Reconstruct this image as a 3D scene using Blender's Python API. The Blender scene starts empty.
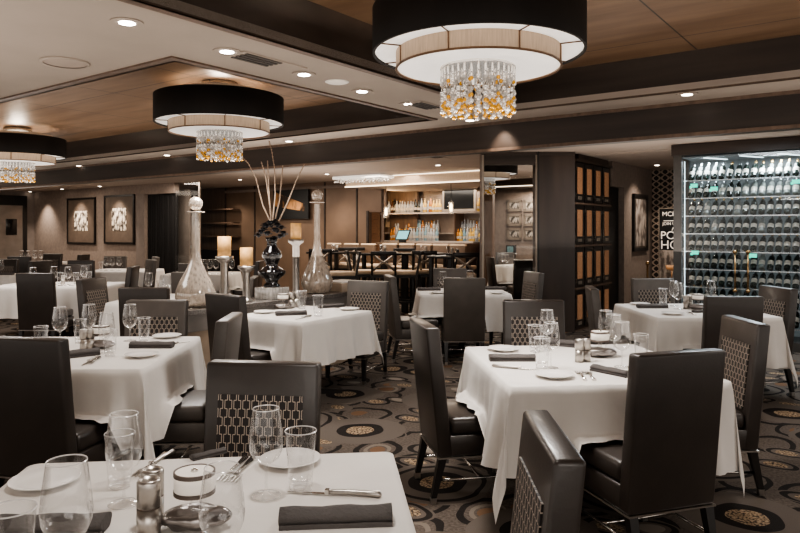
import bpy, bmesh, math, random
from mathutils import Vector, Matrix, noise
random.seed(7)
C = bpy.context.scene.collection
PI = math.pi
EYE, F = 1.55, 685.0
HX, HY = 400.0, 230.0
TZ = .76
TH = math.radians(-36.4)          # the room is turned against the camera
CT, ST = math.cos(TH), math.sin(TH)

def at(px, py, z):
    d = (z-EYE)*F/(HY-py)
    return Vector(((px-HX)/F*d, d, z))
def rm(x, y, z=0):                # room coordinates -> world
    return Vector((x*CT-y*ST, x*ST+y*CT, z))
def onwall_y(px, py, y):          # point on the room plane y = const seen at a pixel -> room x, z
    t = (px-HX)/F
    d = y/(t*.5934+.8049)
    return d*(t*.8049-.5934), EYE+(HY-py)/F*d
def onwall_x(px, py, x):
    t = (px-HX)/F
    d = x/(t*.8049-.5934)
    return d*(t*.5934+.8049), EYE+(HY-py)/F*d

# ------------------------------------------------------------------ materials
MATS = {}
def nodes_of(name):
    m = bpy.data.materials.new(name); m.use_nodes = True
    nt = m.node_tree; b = nt.nodes['Principled BSDF']
    MATS[name] = m
    return m, nt, b
def N(nt, t, **kw):
    n = nt.nodes.new(t)
    for k, v in kw.items():
        if hasattr(n, k): setattr(n, k, v)
        else: n.inputs[k].default_value = v
    return n
def mathn(nt, op, a, b=None, c=None):
    n = nt.nodes.new('ShaderNodeMath'); n.operation = op
    for i, v in enumerate((a, b, c)):
        if v is None: continue
        if isinstance(v, (int, float)): n.inputs[i].default_value = v
        else: nt.links.new(v, n.inputs[i])
    return n.outputs[0]
def ramp(nt, fac, stops, interp='LINEAR'):
    r = nt.nodes.new('ShaderNodeValToRGB'); r.color_ramp.interpolation = interp
    while len(r.color_ramp.elements) < len(stops): r.color_ramp.elements.new(.5)
    for e, (p, c) in zip(r.color_ramp.elements, stops):
        e.position = p; e.color = (*c, 1)
    nt.links.new(fac, r.inputs[0]); return r.outputs[0]
def mixc(nt, fac, a, b):
    n = nt.nodes.new('ShaderNodeMix'); n.data_type = 'RGBA'
    for s, v in ((0, fac), (6, a), (7, b)):
        if isinstance(v, (int, float)): n.inputs[s].default_value = v
        elif isinstance(v, tuple): n.inputs[s].default_value = (*v, 1)
        else: nt.links.new(v, n.inputs[s])
    return n.outputs[2]
def mat(name, col, rough=.5, metal=0, var=.12, scale=6, bump=0, bscale=60, emit=0, ecol=None, coat=0, stretch=None, spec=.5, sheen=0):
    m, nt, b = nodes_of(name)
    tc = N(nt, 'ShaderNodeTexCoord'); src = tc.outputs['Object']
    if stretch:
        mp = N(nt, 'ShaderNodeMapping'); mp.inputs['Scale'].default_value = stretch
        nt.links.new(src, mp.inputs[0]); src = mp.outputs[0]
    nz = N(nt, 'ShaderNodeTexNoise'); nz.inputs['Scale'].default_value = scale; nz.inputs['Detail'].default_value = 4
    nt.links.new(src, nz.inputs[0])
    lo = tuple(c*(1-var) for c in col); hi = tuple(min(1, c*(1+var)) for c in col)
    nt.links.new(ramp(nt, nz.outputs[0], [(.3, lo), (.7, hi)]), b.inputs['Base Color'])
    b.inputs['Roughness'].default_value = rough; b.inputs['Metallic'].default_value = metal
    b.inputs['Specular IOR Level'].default_value = spec
    if coat: b.inputs['Coat Weight'].default_value = coat
    if sheen: b.inputs['Sheen Weight'].default_value = sheen
    if bump:
        n2 = N(nt, 'ShaderNodeTexNoise'); n2.inputs['Scale'].default_value = bscale
        nt.links.new(tc.outputs['Object'], n2.inputs[0])
        bp = N(nt, 'ShaderNodeBump'); bp.inputs['Strength'].default_value = bump; bp.inputs['Distance'].default_value = .01
        nt.links.new(n2.outputs[0], bp.inputs['Height']); nt.links.new(bp.outputs[0], b.inputs['Normal'])
    if emit:
        b.inputs['Emission Color'].default_value = (*(ecol or col), 1); b.inputs['Emission Strength'].default_value = emit
    return m

mat('leather', (.034, .027, .023), .34, bump=.04, bscale=90, var=.15, coat=.1)
mat('leather_lit', (.075, .064, .056), .40, bump=.04, bscale=90, var=.15)  # leather again, with the light it catches painted in as a paler tone
mat('black_wood', (.012, .010, .009), .35)
mat('dark_wood', (.040, .026, .019), .42, var=.35, scale=5, stretch=(1, 1, .12))
mat('beam_wood', (.034, .024, .019), .45, var=.35, scale=3, stretch=(.25, 1, 3))
mat('chrome', (.62, .60, .57), .16, 1, var=.03)
mat('brushed', (.45, .42, .39), .32, 1, var=.1, scale=20)
mat('steel_door', (.30, .26, .23), .42, .8, var=.1)
mat('cloth', (.69, .655, .615), .85, bump=.5, bscale=7, var=.03, sheen=.2)
mat('china', (.80, .77, .74), .22, var=.02)
mat('napkin', (.085, .076, .072), .85, bump=.4, bscale=120)
mat('ceiling_paint', (.42, .36, .31), .85, bump=.1, bscale=30, var=.05, scale=2)
mat('ceiling_back', (.42, .35, .30), .85, var=.05, scale=2)
mat('wall_paint', (.235, .185, .155), .8, var=.12, scale=14, bump=.15, bscale=25)
mat('wall_grey', (.20, .165, .145), .8, var=.1, scale=6)
mat('bronze_panel', (.20, .135, .095), .38, .25, var=.2, scale=1.2)
mat('black', (.008, .008, .008), .4)
mat('black_gloss', (.006, .005, .006), .08, coat=.6)
mat('curtain', (.008, .007, .007), .9)
mat('picture_mat', (.11, .08, .06), .6)
mat('frame_silver', (.34, .29, .24), .35, .6)
mat('drum_black', (.012, .010, .009), .75, var=.4, scale=3, stretch=(1, 1, .1))
mat('drum_tan', (.42, .31, .22), .7, var=.15, scale=30, stretch=(4, 4, .3), emit=.10, ecol=(.75, .55, .38))
mat('bronze_rim', (.16, .09, .05), .4, .6)
mat('diffuser', (.85, .83, .80), .6, emit=.28, ecol=(1, .95, .89))
mat('lamp_glow', (1, .9, .8), .5, emit=9, ecol=(1, .88, .74))
mat('lamp_white', (1, .95, .9), .5, emit=16, ecol=(1, .93, .85))
mat('cool_glow', (.7, .9, .95), .5, emit=1.6, ecol=(.75, .93, 1))
mat('warm_strip', (1, .8, .55), .5, emit=1.6, ecol=(1, .82, .62))
mat('gold_ball', (.72, .36, .04), .15, .7, emit=.05, ecol=(1, .55, .08))
mat('silver_ball', (.85, .82, .78), .12, .85, var=.02, emit=.05, ecol=(1, .95, .9))  # glint put in as faint emission, since the balls mirror a dark room
mat('candle_wax', (.62, .34, .12), .55, var=.12, scale=25, emit=.05, ecol=(.9, .62, .3))
mat('gold_wax', (.55, .42, .15), .3, .5)
mat('branch', (.42, .32, .24), .8)
mat('flower', (.022, .023, .028), .5, .2)
mat('cushion', (.62, .47, .33), .7, bump=.2)
mat('stool_back', (.13, .085, .055), .6)
mat('bar_wood', (.13, .085, .06), .5, var=.25, scale=6, stretch=(3, 3, .3))
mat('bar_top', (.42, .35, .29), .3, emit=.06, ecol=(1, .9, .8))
mat('bar_back', (.20, .155, .125), .4, var=.3, scale=3)
mat('mesh_tan', (.36, .18, .095), .55, var=.35, scale=40, emit=.05, ecol=(.8, .4, .2))
mat('granite', (.14, .125, .115), .25, var=.4, scale=60)
mat('ledge_panel', (.20, .18, .165), .5)
mat('tray_tan', (.42, .33, .25), .6)
mat('ice', (.16, .30, .33), .4, var=.3, scale=20)
mat('lead', (.27, .25, .24), .28, .9, bump=.5, bscale=25)
mat('shade_white', (.78, .73, .66), .6, emit=.12, ecol=(1, .9, .8))
mat('band_dark', (.10, .075, .06), .5)
mat('screen_blue', (.1, .25, .27), .3, emit=.7, ecol=(.25, .6, .62))
mat('tv_black', (.006, .006, .006), .15)
mat('label_white', (.42, .38, .33), .6, var=.15, scale=30)
mat('foil_gold', (.60, .38, .16), .25, .7)
mat('foil_silver', (.62, .64, .66), .25, .8)
mat('foil_dark', (.05, .04, .04), .3, .3)
mat('bottle_dark', (.012, .016, .013), .06, coat=.5)
mat('bottle_amber', (.34, .12, .02), .12, emit=.06, ecol=(1, .45, .1))
mat('bottle_clear', (.34, .34, .33), .1, emit=.03, ecol=(.9, .95, 1))
mat('bottle_brown', (.07, .03, .015), .1)
mat('bottle_gold', (.50, .30, .07), .15, emit=.08, ecol=(1, .7, .2))
mat('bottle_blue', (.20, .30, .33), .12, emit=.04, ecol=(.4, .8, 1))
mat('cocktail', (.55, .28, .12), .4)
mat('cream_text', (.75, .68, .60), .5, emit=.25, ecol=(1, .9, .8))
mat('cabinet_metal', (.10, .095, .09), .35, .6)
mat('cabinet_inside', (.05, .05, .05), .5, emit=.05, ecol=(.7, .85, .9))
mat('brass', (.50, .33, .17), .25, .9)
mat('teal_glint', (.02, .45, .33), .4, emit=.8, ecol=(.03, .8, .55))  # teal glints in the cabinet glass, painted as glowing pieces
mat('vent_dark', (.05, .042, .037), .6)
mat('bulb', (1, .75, .45), .4, emit=5, ecol=(1, .75, .45))

def glass(name, tint, base, gl_rough=.03, body=0., bodycol=(.8, .8, .8), gain=1.0):
    m = bpy.data.materials.new(name); m.use_nodes = True; nt = m.node_tree; MATS[name] = m
    for n in list(nt.nodes): nt.nodes.remove(n)
    out = N(nt, 'ShaderNodeOutputMaterial')
    tr = N(nt, 'ShaderNodeBsdfTransparent'); tr.inputs[0].default_value = (*tint, 1)
    gl = N(nt, 'ShaderNodeBsdfGlossy'); gl.inputs['Roughness'].default_value = gl_rough
    lw = N(nt, 'ShaderNodeLayerWeight'); lw.inputs[0].default_value = .35
    fac = mathn(nt, 'MULTIPLY_ADD', lw.outputs['Facing'], gain*.55, base)
    fac = mathn(nt, 'MULTIPLY', fac, fac); fac = mathn(nt, 'ADD', fac, base*.3)
    mx = N(nt, 'ShaderNodeMixShader')
    nt.links.new(fac, mx.inputs[0]); nt.links.new(tr.outputs[0], mx.inputs[1]); nt.links.new(gl.outputs[0], mx.inputs[2])
    last = mx.outputs[0]
    if body:
        df = N(nt, 'ShaderNodeBsdfPrincipled'); df.inputs['Base Color'].default_value = (*bodycol, 1); df.inputs['Roughness'].default_value = .2
        tc = N(nt, 'ShaderNodeTexCoord'); vz = N(nt, 'ShaderNodeTexVoronoi'); vz.inputs['Scale'].default_value = 45
        mp = N(nt, 'ShaderNodeMapping'); mp.inputs['Scale'].default_value = (1, 1, .22); nt.links.new(tc.outputs['Object'], mp.inputs[0]); nt.links.new(mp.outputs[0], vz.inputs[0])
        f2 = mathn(nt, 'MULTIPLY_ADD', vz.outputs['Distance'], .8*body, body*.62)
        mz = N(nt, 'ShaderNodeMixShader'); nt.links.new(f2, mz.inputs[0])
        nt.links.new(last, mz.inputs[1]); nt.links.new(df.outputs[0], mz.inputs[2]); last = mz.outputs[0]
    nt.links.new(last, out.inputs[0])
    return m
def clear_glass():
    m = bpy.data.materials.new('glass'); m.use_nodes = True; nt = m.node_tree; MATS['glass'] = m
    for n in list(nt.nodes): nt.nodes.remove(n)
    out = N(nt, 'ShaderNodeOutputMaterial')
    tr = N(nt, 'ShaderNodeBsdfTransparent'); tr.inputs[0].default_value = (.965, .965, .965, 1)
    gl = N(nt, 'ShaderNodeBsdfGlossy'); gl.inputs['Roughness'].default_value = .04; gl.inputs['Color'].default_value = (1, 1, 1, 1)
    df = N(nt, 'ShaderNodeBsdfDiffuse'); df.inputs['Color'].default_value = (.9, .88, .86, 1)
    lw = N(nt, 'ShaderNodeLayerWeight'); lw.inputs[0].default_value = .5
    f = mathn(nt, 'POWER', lw.outputs['Facing'], 1.7)
    m1 = N(nt, 'ShaderNodeMixShader'); m2 = N(nt, 'ShaderNodeMixShader')
    nt.links.new(mathn(nt, 'MULTIPLY_ADD', f, .62, .06), m1.inputs[0])
    nt.links.new(tr.outputs[0], m1.inputs[1]); nt.links.new(gl.outputs[0], m1.inputs[2])
    nt.links.new(mathn(nt, 'MULTIPLY', mathn(nt, 'POWER', lw.outputs['Facing'], 2.5), .17), m2.inputs[0])
    nt.links.new(m1.outputs[0], m2.inputs[1]); nt.links.new(df.outputs[0], m2.inputs[2])
    nt.links.new(m2.outputs[0], out.inputs[0])
    m = m.copy(); m.name = 'glass_rim'; MATS['glass_rim'] = m; nt = m.node_tree  # brighter copy of the glass: pale diffuse mixed in as the rim highlight
    for n in nt.nodes:
        if n.type == 'MIX_SHADER':
            for l in list(n.inputs[0].links): nt.links.remove(l)
            n.inputs[0].default_value = .38
clear_glass()
glass('pane', (.97, .98, .98), .05, gain=.45)
glass('seeded_glass', (.92, .88, .83), .3, body=.52, bodycol=(.54, .46, .385), gain=1.3)
glass('crystal', (.9, .9, .9), .3, body=.5, bodycol=(.6, .57, .53))

def wood_veneer():
    m, nt, b = nodes_of('veneer')
    tc = N(nt, 'ShaderNodeTexCoord'); mp = N(nt, 'ShaderNodeMapping'); mp.inputs['Scale'].default_value = (.5, 3, 1)
    nt.links.new(tc.outputs['Object'], mp.inputs[0])
    nz = N(nt, 'ShaderNodeTexNoise'); nz.inputs['Scale'].default_value = 2.2; nz.inputs['Detail'].default_value = 6
    nt.links.new(mp.outputs[0], nz.inputs[0])
    col = ramp(nt, nz.outputs[0], [(.3, (.15, .088, .05)), (.7, (.245, .155, .095))])
    br = N(nt, 'ShaderNodeTexBrick'); br.offset = 0
    br.inputs['Scale'].default_value = 1; br.inputs['Brick Width'].default_value = 1.3; br.inputs['Row Height'].default_value = 1.3
    br.inputs['Mortar Size'].default_value = .006
    nt.links.new(tc.outputs['Object'], br.inputs[0])
    nt.links.new(mixc(nt, br.outputs['Fac'], col, (.03, .02, .015)), b.inputs['Base Color'])
    b.inputs['Roughness'].default_value = .5
wood_veneer()

def woven():
    m, nt, b = nodes_of('woven')
    tc = N(nt, 'ShaderNodeTexCoord'); sp = N(nt, 'ShaderNodeSeparateXYZ'); nt.links.new(tc.outputs['Object'], sp.inputs[0])
    row = mathn(nt, 'DIVIDE', sp.outputs[2], .034); rowi = mathn(nt, 'FLOOR', row); rf = mathn(nt, 'FRACT', row)
    off = mathn(nt, 'MULTIPLY', rowi, .5)
    u = mathn(nt, 'ABSOLUTE', mathn(nt, 'SUBTRACT', mathn(nt, 'FRACT', mathn(nt, 'ADD', mathn(nt, 'DIVIDE', sp.outputs[0], .038), off)), .5))
    v1 = mathn(nt, 'LESS_THAN', mathn(nt, 'ABSOLUTE', mathn(nt, 'SUBTRACT', u, .385)), .043)
    h1 = mathn(nt, 'LESS_THAN', mathn(nt, 'ABSOLUTE', mathn(nt, 'SUBTRACT', mathn(nt, 'ABSOLUTE', mathn(nt, 'SUBTRACT', rf, .5)), .48)), .035)
    h2 = mathn(nt, 'LESS_THAN', mathn(nt, 'ABSOLUTE', mathn(nt, 'SUBTRACT', u, .25)), .135)
    ln = mathn(nt, 'MAXIMUM', v1, mathn(nt, 'MULTIPLY', h1, h2))
    nt.links.new(mixc(nt, ln, (.014, .010, .009), (.40, .335, .28)), b.inputs['Base Color'])
    b.inputs['Roughness'].default_value = .55
woven()

def lattice():
    m, nt, b = nodes_of('lattice_wallpaper')
    tc = N(nt, 'ShaderNodeTexCoord'); sp = N(nt, 'ShaderNodeSeparateXYZ'); nt.links.new(tc.outputs['Object'], sp.inputs[0])
    row = mathn(nt, 'DIVIDE', sp.outputs[2], .24)
    sn = mathn(nt, 'MULTIPLY', mathn(nt, 'SINE', mathn(nt, 'MULTIPLY', row, 2*PI)), .40)
    ux = mathn(nt, 'DIVIDE', sp.outputs[0], .17)
    def dist(sign):
        w = mathn(nt, 'FRACT', mathn(nt, 'ADD', ux, mathn(nt, 'MULTIPLY', sn, sign)))
        return mathn(nt, 'LESS_THAN', mathn(nt, 'ABSOLUTE', mathn(nt, 'SUBTRACT', w, .5)), .12)
    ln = mathn(nt, 'MAXIMUM', dist(1), dist(-1))
    nt.links.new(mixc(nt, ln, (.02, .015, .013), (.50, .40, .32)), b.inputs['Base Color'])
lattice()

def carpet():
    m, nt, b = nodes_of('carpet')
    tc = N(nt, 'ShaderNodeTexCoord')
    wz = N(nt, 'ShaderNodeTexNoise'); wz.inputs['Scale'].default_value = 2.2; nt.links.new(tc.outputs['Object'], wz.inputs[0])
    wv = N(nt, 'ShaderNodeVectorMath'); wv.operation = 'MULTIPLY_ADD'; wv.inputs[1].default_value = (.13, .13, 0)
    nt.links.new(wz.outputs['Color'], wv.inputs[0]); nt.links.new(tc.outputs['Object'], wv.inputs[2])
    def vor(scale, loc, rnd, sy=1):
        mp = N(nt, 'ShaderNodeMapping'); mp.inputs['Location'].default_value = loc; mp.inputs['Scale'].default_value = (1, sy, 1)
        nt.links.new(wv.outputs[0], mp.inputs[0])
        v = N(nt, 'ShaderNodeTexVoronoi'); v.voronoi_dimensions = '2D'; v.inputs['Scale'].default_value = scale; v.inputs['Randomness'].default_value = rnd
        nt.links.new(mp.outputs[0], v.inputs[0]); return v
    def band(v, lo, hi):
        return mathn(nt, 'MULTIPLY', mathn(nt, 'GREATER_THAN', v, lo), mathn(nt, 'LESS_THAN', v, hi))
    ground = (.115, .092, .076)
    speck = N(nt, 'ShaderNodeTexNoise'); speck.inputs['Scale'].default_value = 60; nt.links.new(tc.outputs['Object'], speck.inputs[0])
    tan = ramp(nt, speck.outputs[0], [(.42, (.05, .04, .035)), (.5, (.30, .21, .13)), (.6, (.40, .30, .2))])
    col = ramp(nt, speck.outputs[0], [(.35, (.085, .069, .058)), (.65, (.145, .118, .098))])
    # large medallions with rings
    a = vor(1.15, (3.35, .4, 0), .75); da = a.outputs['Distance']
    b2 = vor(1.9, (.3, 7.7, 0), .9, 1.5); db = b2.outputs['Distance']
    c3 = vor(2.6, (5.1, 2.2, 0), 1, .8); dc = c3.outputs['Distance']
    blk = (.022, .018, .016); lt = (.20, .168, .14)
    selb = N(nt, 'ShaderNodeSeparateColor'); nt.links.new(b2.outputs['Color'], selb.inputs[0])
    sela = N(nt, 'ShaderNodeSeparateColor'); nt.links.new(a.outputs['Color'], sela.inputs[0])
    selc = N(nt, 'ShaderNodeSeparateColor'); nt.links.new(c3.outputs['Color'], selc.inputs[0])
    col = mixc(nt, band(dc, .34, .44), col, blk)
    col = mixc(nt, mathn(nt, 'MULTIPLY', band(dc, -1, .16), mathn(nt, 'GREATER_THAN', selc.outputs[0], .5)), col, (.17, .10, .06))
    col = mixc(nt, mathn(nt, 'MULTIPLY', band(dc, .2, .27), mathn(nt, 'GREATER_THAN', selc.outputs[1], .6)), col, lt)
    col = mixc(nt, band(db, -1, .30), col, (.13, .107, .09))
    col = mixc(nt, mathn(nt, 'MULTIPLY', band(db, .20, .27), mathn(nt, 'GREATER_THAN', selb.outputs[0], .3)), col, blk)
    col = mixc(nt, mathn(nt, 'MULTIPLY', band(db, -1, .14), mathn(nt, 'GREATER_THAN', selb.outputs[1], .35)), col, tan)
    col = mixc(nt, mathn(nt, 'MULTIPLY', band(db, -1, .14), mathn(nt, 'LESS_THAN', selb.outputs[1], .35)), col, (.26, .225, .19))
    col = mixc(nt, band(da, -1, .40), col, (.135, .112, .095))
    col = mixc(nt, mathn(nt, 'MULTIPLY', band(da, .31, .35), mathn(nt, 'GREATER_THAN', sela.outputs[0], .3)), col, blk)
    col = mixc(nt, band(da, -1, .21), col, blk)
    col = mixc(nt, band(da, -1, .125), col, tan)
    nt.links.new(col, b.inputs['Base Color']); b.inputs['Roughness'].default_value = .95; b.inputs['Specular IOR Level'].default_value = .15
    bp = N(nt, 'ShaderNodeBump'); bp.inputs['Strength'].default_value = .4; bp.inputs['Distance'].default_value = .01
    n2 = N(nt, 'ShaderNodeTexNoise'); n2.inputs['Scale'].default_value = 220; nt.links.new(tc.outputs['Object'], n2.inputs[0])
    nt.links.new(n2.outputs[0], bp.inputs['Height']); nt.links.new(bp.outputs[0], b.inputs['Normal'])
carpet()

def photo(name, light, darkc, sc):
    m, nt, b = nodes_of(name)
    tc = N(nt, 'ShaderNodeTexCoord'); mp = N(nt, 'ShaderNodeMapping'); mp.inputs['Scale'].default_value = (1.6, 1, .8)
    nt.links.new(tc.outputs['Object'], mp.inputs[0])
    nz = N(nt, 'ShaderNodeTexNoise'); nz.inputs['Scale'].default_value = sc; nz.inputs['Detail'].default_value = 3
    nt.links.new(mp.outputs[0], nz.inputs[0])
    nt.links.new(ramp(nt, nz.outputs[0], [(.42, darkc), (.5, tuple((a+b2)/2 for a, b2 in zip(light, darkc))), (.58, light)]), b.inputs['Base Color'])
    b.inputs['Roughness'].default_value = .3
photo('photo_print', (.75, .66, .55), (.05, .04, .035), 9)
photo('photo_small', (.45, .40, .35), (.03, .025, .02), 14)
photo('gold_art', (.60, .30, .12), (.03, .018, .012), 3)
photo('poster_print', (.42, .36, .32), (.10, .08, .07), 6)

# ------------------------------------------------------------------ mesh builder
class MB:
    def __init__(s): s.bm = bmesh.new(); s.mi = 0; s.mats = []
    def use(s, m):
        if m not in s.mats: s.mats.append(m)
        s.mi = s.mats.index(m); return s
    def _f(s, vs, smooth=False):
        try:
            f = s.bm.faces.new(vs); f.material_index = s.mi; f.smooth = smooth; return f
        except ValueError: return None
    def box(s, x0, x1, y0, y1, z0, z1):
        v = [s.bm.verts.new((x, y, z)) for z in (z0, z1) for y in (y0, y1) for x in (x0, x1)]
        for q in ((0, 2, 3, 1), (4, 5, 7, 6), (0, 1, 5, 4), (2, 6, 7, 3), (0, 4, 6, 2), (1, 3, 7, 5)):
            s._f([v[i] for i in q])
        return s
    def hexa(s, lo, hi):              # two quads of 4 points, same winding
        a = [s.bm.verts.new(p) for p in lo]; b = [s.bm.verts.new(p) for p in hi]
        s._f(a[::-1]); s._f(b)
        for i in range(4): s._f([a[i], a[(i+1) % 4], b[(i+1) % 4], b[i]])
        return s
    def lathe(s, prof, n=24, c=(0, 0, 0), capb=True, capt=True, smooth=True):
        rings = []
        for r, z in prof:
            rings.append([s.bm.verts.new((c[0]+r*math.cos(2*PI*k/n), c[1]+r*math.sin(2*PI*k/n), c[2]+z)) for k in range(n)])
        for a, b in zip(rings, rings[1:]):
            for k in range(n): s._f([a[k], a[(k+1) % n], b[(k+1) % n], b[k]], smooth)
        if capb and prof[0][0] > 1e-6: s._f(rings[0][::-1])
        if capt and prof[-1][0] > 1e-6: s._f(rings[-1])
        return s
    def cyl(s, r, z0, z1, c=(0, 0), n=20): return s.lathe([(r, z0), (r, z1)], n, (c[0], c[1], 0))
    def ball(s, c, r, u=10, v=7):
        pr = [(max(1e-5, r*math.sin(PI*k/v)), -r*math.cos(PI*k/v)) for k in range(v+1)]
        return s.lathe(pr, u, c, False, False)
    def tube(s, pts, r, n=6):
        pts = [Vector(p) for p in pts]; rs = r if isinstance(r, (list, tuple)) else [r]*len(pts); rings = []
        for i, p in enumerate(pts):
            t = (pts[min(i+1, len(pts)-1)]-pts[max(i-1, 0)]).normalized()
            a = t.cross(Vector((0, 0, 1)) if abs(t.z) < .9 else Vector((1, 0, 0))).normalized(); b = t.cross(a)
            rings.append([s.bm.verts.new(p+(a*math.cos(2*PI*k/n)+b*math.sin(2*PI*k/n))*rs[i]) for k in range(n)])
        for a, b in zip(rings, rings[1:]):
            for k in range(n): s._f([a[k], a[(k+1) % n], b[(k+1) % n], b[k]], True)
        s._f(rings[0][::-1]); s._f(rings[-1]); return s
    def prism(s, poly, z0, z1):
        a = [s.bm.verts.new((x, y, z0)) for x, y in poly]; b = [s.bm.verts.new((x, y, z1)) for x, y in poly]
        s._f(a[::-1]); s._f(b); n = len(poly)
        for k in range(n): s._f([a[k], a[(k+1) % n], b[(k+1) % n], b[k]])
        return s
    def move(s, M):
        bmesh.ops.transform(s.bm, matrix=M, verts=s.bm.verts); return s
    def mesh(s, name, m=None):
        bmesh.ops.recalc_face_normals(s.bm, faces=s.bm.faces)
        me = bpy.data.meshes.new(name); s.bm.to_mesh(me); s.bm.free()
        for k in ([m] if m else s.mats): me.materials.append(MATS[k])
        return me
    def build(s, name, m=None, parent=None, loc=None, rz=0, bevel=0, seg=2):
        if m: s.mats = [m]
        o = bpy.data.objects.new(name, s.mesh(name)); C.objects.link(o)
        if parent: o.parent = parent
        if loc is not None: o.location = loc
        if rz: o.rotation_euler.z = rz
        if bevel:
            md = o.modifiers.new('bevel', 'BEVEL'); md.width = bevel; md.segments = seg; md.limit_method = 'ANGLE'
            md.harden_normals = False
            for p in o.data.polygons: p.use_smooth = True
        return o

def tag(o, label=None, cat=None, group=None, kind=None):
    if label: o['label'] = label
    if cat: o['category'] = cat
    if group: o['group'] = group
    if kind: o['kind'] = kind
    return o
def empty(name, loc=(0, 0, 0), rz=0):
    o = bpy.data.objects.new(name, None); C.objects.link(o); o.empty_display_size = .1
    o.location = loc; o.rotation_euler.z = rz; return o
KIDS = {}
def copy_tree(o, parent=None):
    c = o.copy(); C.objects.link(c)
    if parent: c.parent = parent
    for ch in [x for x in KIDS.get(o.name) or o.children]: copy_tree(ch, c)
    return c
def room_obj(mb, name, m=None, loc=(0, 0, 0), parent=None, kind='structure', **kw):
    """mesh written in room axes around the room point loc"""
    o = mb.build(name, m, parent, None, 0, **kw)
    if parent is None:
        o.location = rm(*loc); o.rotation_euler.z = TH
        if kind: o['kind'] = kind
    return o
def rempty(name, x, y, z=0, rz=0):
    return empty(name, rm(x, y, z), TH+rz)

# ------------------------------------------------------------------ room shell
Z1, Z2, ZC, ZB = 2.65, 2.74, 2.95, 2.35
bpy.context.scene.render.use_border = False
room_obj(MB().box(-24, 8, -8, 20, -.1, 0), 'floor', 'carpet')
c1 = MB()
c1.box(-24, 6, 5.65, 6.18, Z1, Z1+.05)
c1.box(-24, 6, -8, 1.2, Z1, Z1+.05)
c1.box(-3.8, -2.93, 1.2, 5.65, Z1, Z1+.05)
c1.box(-24, -3.8, 1.2, 2.7, Z1, Z1+.05)
c1.box(-24, -12.5, 2.7, 5.65, Z1, Z1+.05)
room_obj(c1, 'ceiling', 'ceiling_paint')
room_obj(MB().box(-12.7, -3.6, 2.5, 5.85, ZC, ZC+.05), 'ceiling', 'veneer')
room_obj(MB().box(-3.1, 6, 1.0, 5.85, ZC, ZC+.05), 'ceiling', 'veneer')
room_obj(MB().box(-24, 8, 6.3, 20, Z2, Z2+.05), 'ceiling', 'ceiling_back')
t = MB()    # dark wood coffer sides
for (x0, x1, y0, y1) in ((-12.5, -3.8, 2.7, 5.65), (-2.93, 6, 1.2, 5.65)):
    t.box(x0-.02, x0, y0, y1, Z1-.012, ZC); t.box(x1, x1+.02, y0, y1, Z1-.012, ZC)
    t.box(x0-.02, x1+.02, y1, y1+.02, Z1-.012, ZC); t.box(x0-.02, x1+.02, y0-.02, y0, Z1-.012, ZC)
room_obj(t, 'trim_1', 'beam_wood')
t = MB()    # flush brown border of the coffers
for (x0, x1, y0, y1) in ((-12.5, -3.8, 2.7, 5.65), (-2.93, 6, 1.2, 5.65)):
    w = .075
    t.box(x0-w, x1+w, y1, y1+.03, Z1-.012, Z1); t.box(x0-w, x1+w, y0-w, y0, Z1-.012, Z1)
    t.box(x0-w, x0, y0, y1, Z1-.012, Z1); t.box(x1, x1+w, y0, y1, Z1-.012, Z1)
room_obj(t, 'trim_2', 'bar_wood')
room_obj(MB().box(-24, 6, 6.18, 6.30, ZB, Z2+.05), 'trim_3', 'beam_wood')
room_obj(MB().box(-24, 6, 6.165, 6.18, ZB, ZB+.03).box(-24, 6, 6.17, 6.18, Z1-.03, Z1), 'trim_4', 'bar_wood')
# left part of the room
xa, _ = onwall_y(144.5, 230, 10.45)
xb, _ = onwall_y(174, 230, 10.45)
LW = -21.9
room_obj(MB().box(LW-.1, xa, 10.45, 10.6, 0, Z2).box(xa, xb, 10.45, 10.6, 2.48, Z2), 'wall_back', 'wall_paint')
room_obj(MB().box(LW-.1, LW, -2, 10.45, 0, Z2), 'wall_left', 'wall_grey')
room_obj(MB().box(xa, xb, 10.9, 10.95, 0, 2.6).box(xa-.35, xa, 10.43, 10.45, 0, 2.5), 'wall_alcove', 'wall_grey')
# pleated black curtain in the alcove doorway
cu = MB(); n = 60; prev = None
for k in range(n+1):
    x = xa+(xb-xa)*k/n; y = .04*math.sin(k*1.3)+.015*math.sin(k*3.1)
    a, b = cu.bm.verts.new((x-xa, y, 0.01)), cu.bm.verts.new((x-xa, y*.7, 2.47))
    if prev: cu._f([prev[0], a, b, prev[1]], True)
    prev = (a, b)
tag(room_obj(cu, 'curtain', 'curtain', (xa, 10.55, 0), kind=None), 'long black pleated curtain filling the doorway right of the framed pictures', 'curtain')
# back wall with bronze panels
PW = 12.6
xp0, _ = onwall_y(226, 230, PW); xp1, _ = onwall_y(369, 230, PW); xd, _ = onwall_y(384, 230, PW)
xbar1, _ = onwall_y(483, 230, PW)
room_obj(MB().box(-24, xp0, PW, PW+.1, 0, Z2), 'wall_far', 'bar_wood')
room_obj(MB().box(xp0, xp1, PW, PW+.1, 0, Z2).box(xp1, xd, PW, PW+.1, 1.97, Z2), 'wall_panelled', 'bronze_panel')
t = MB()
for px in (226, 255, 325, 357):
    x, _ = onwall_y(px, 230, PW); t.box(x-.02, x+.02, PW-.02, PW, 0, Z2)
x, _ = onwall_y(368, 230, PW); t.box(x-.03, x+.03, PW-.03, PW, 0, 2.0)
room_obj(t, 'trim_5', 'beam_wood')
t = MB(); t.box(xp0, xd+.2, PW-.05, PW, Z2-.16, Z2-.09); room_obj(t, 'trim_6', 'wall_paint')
# store room behind the doorway beside the bar
room_obj(MB().box(xp1-.3, xd+.1, PW+1.2, PW+1.3, 0, Z2), 'wall_store', 'bar_wood')
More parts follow.
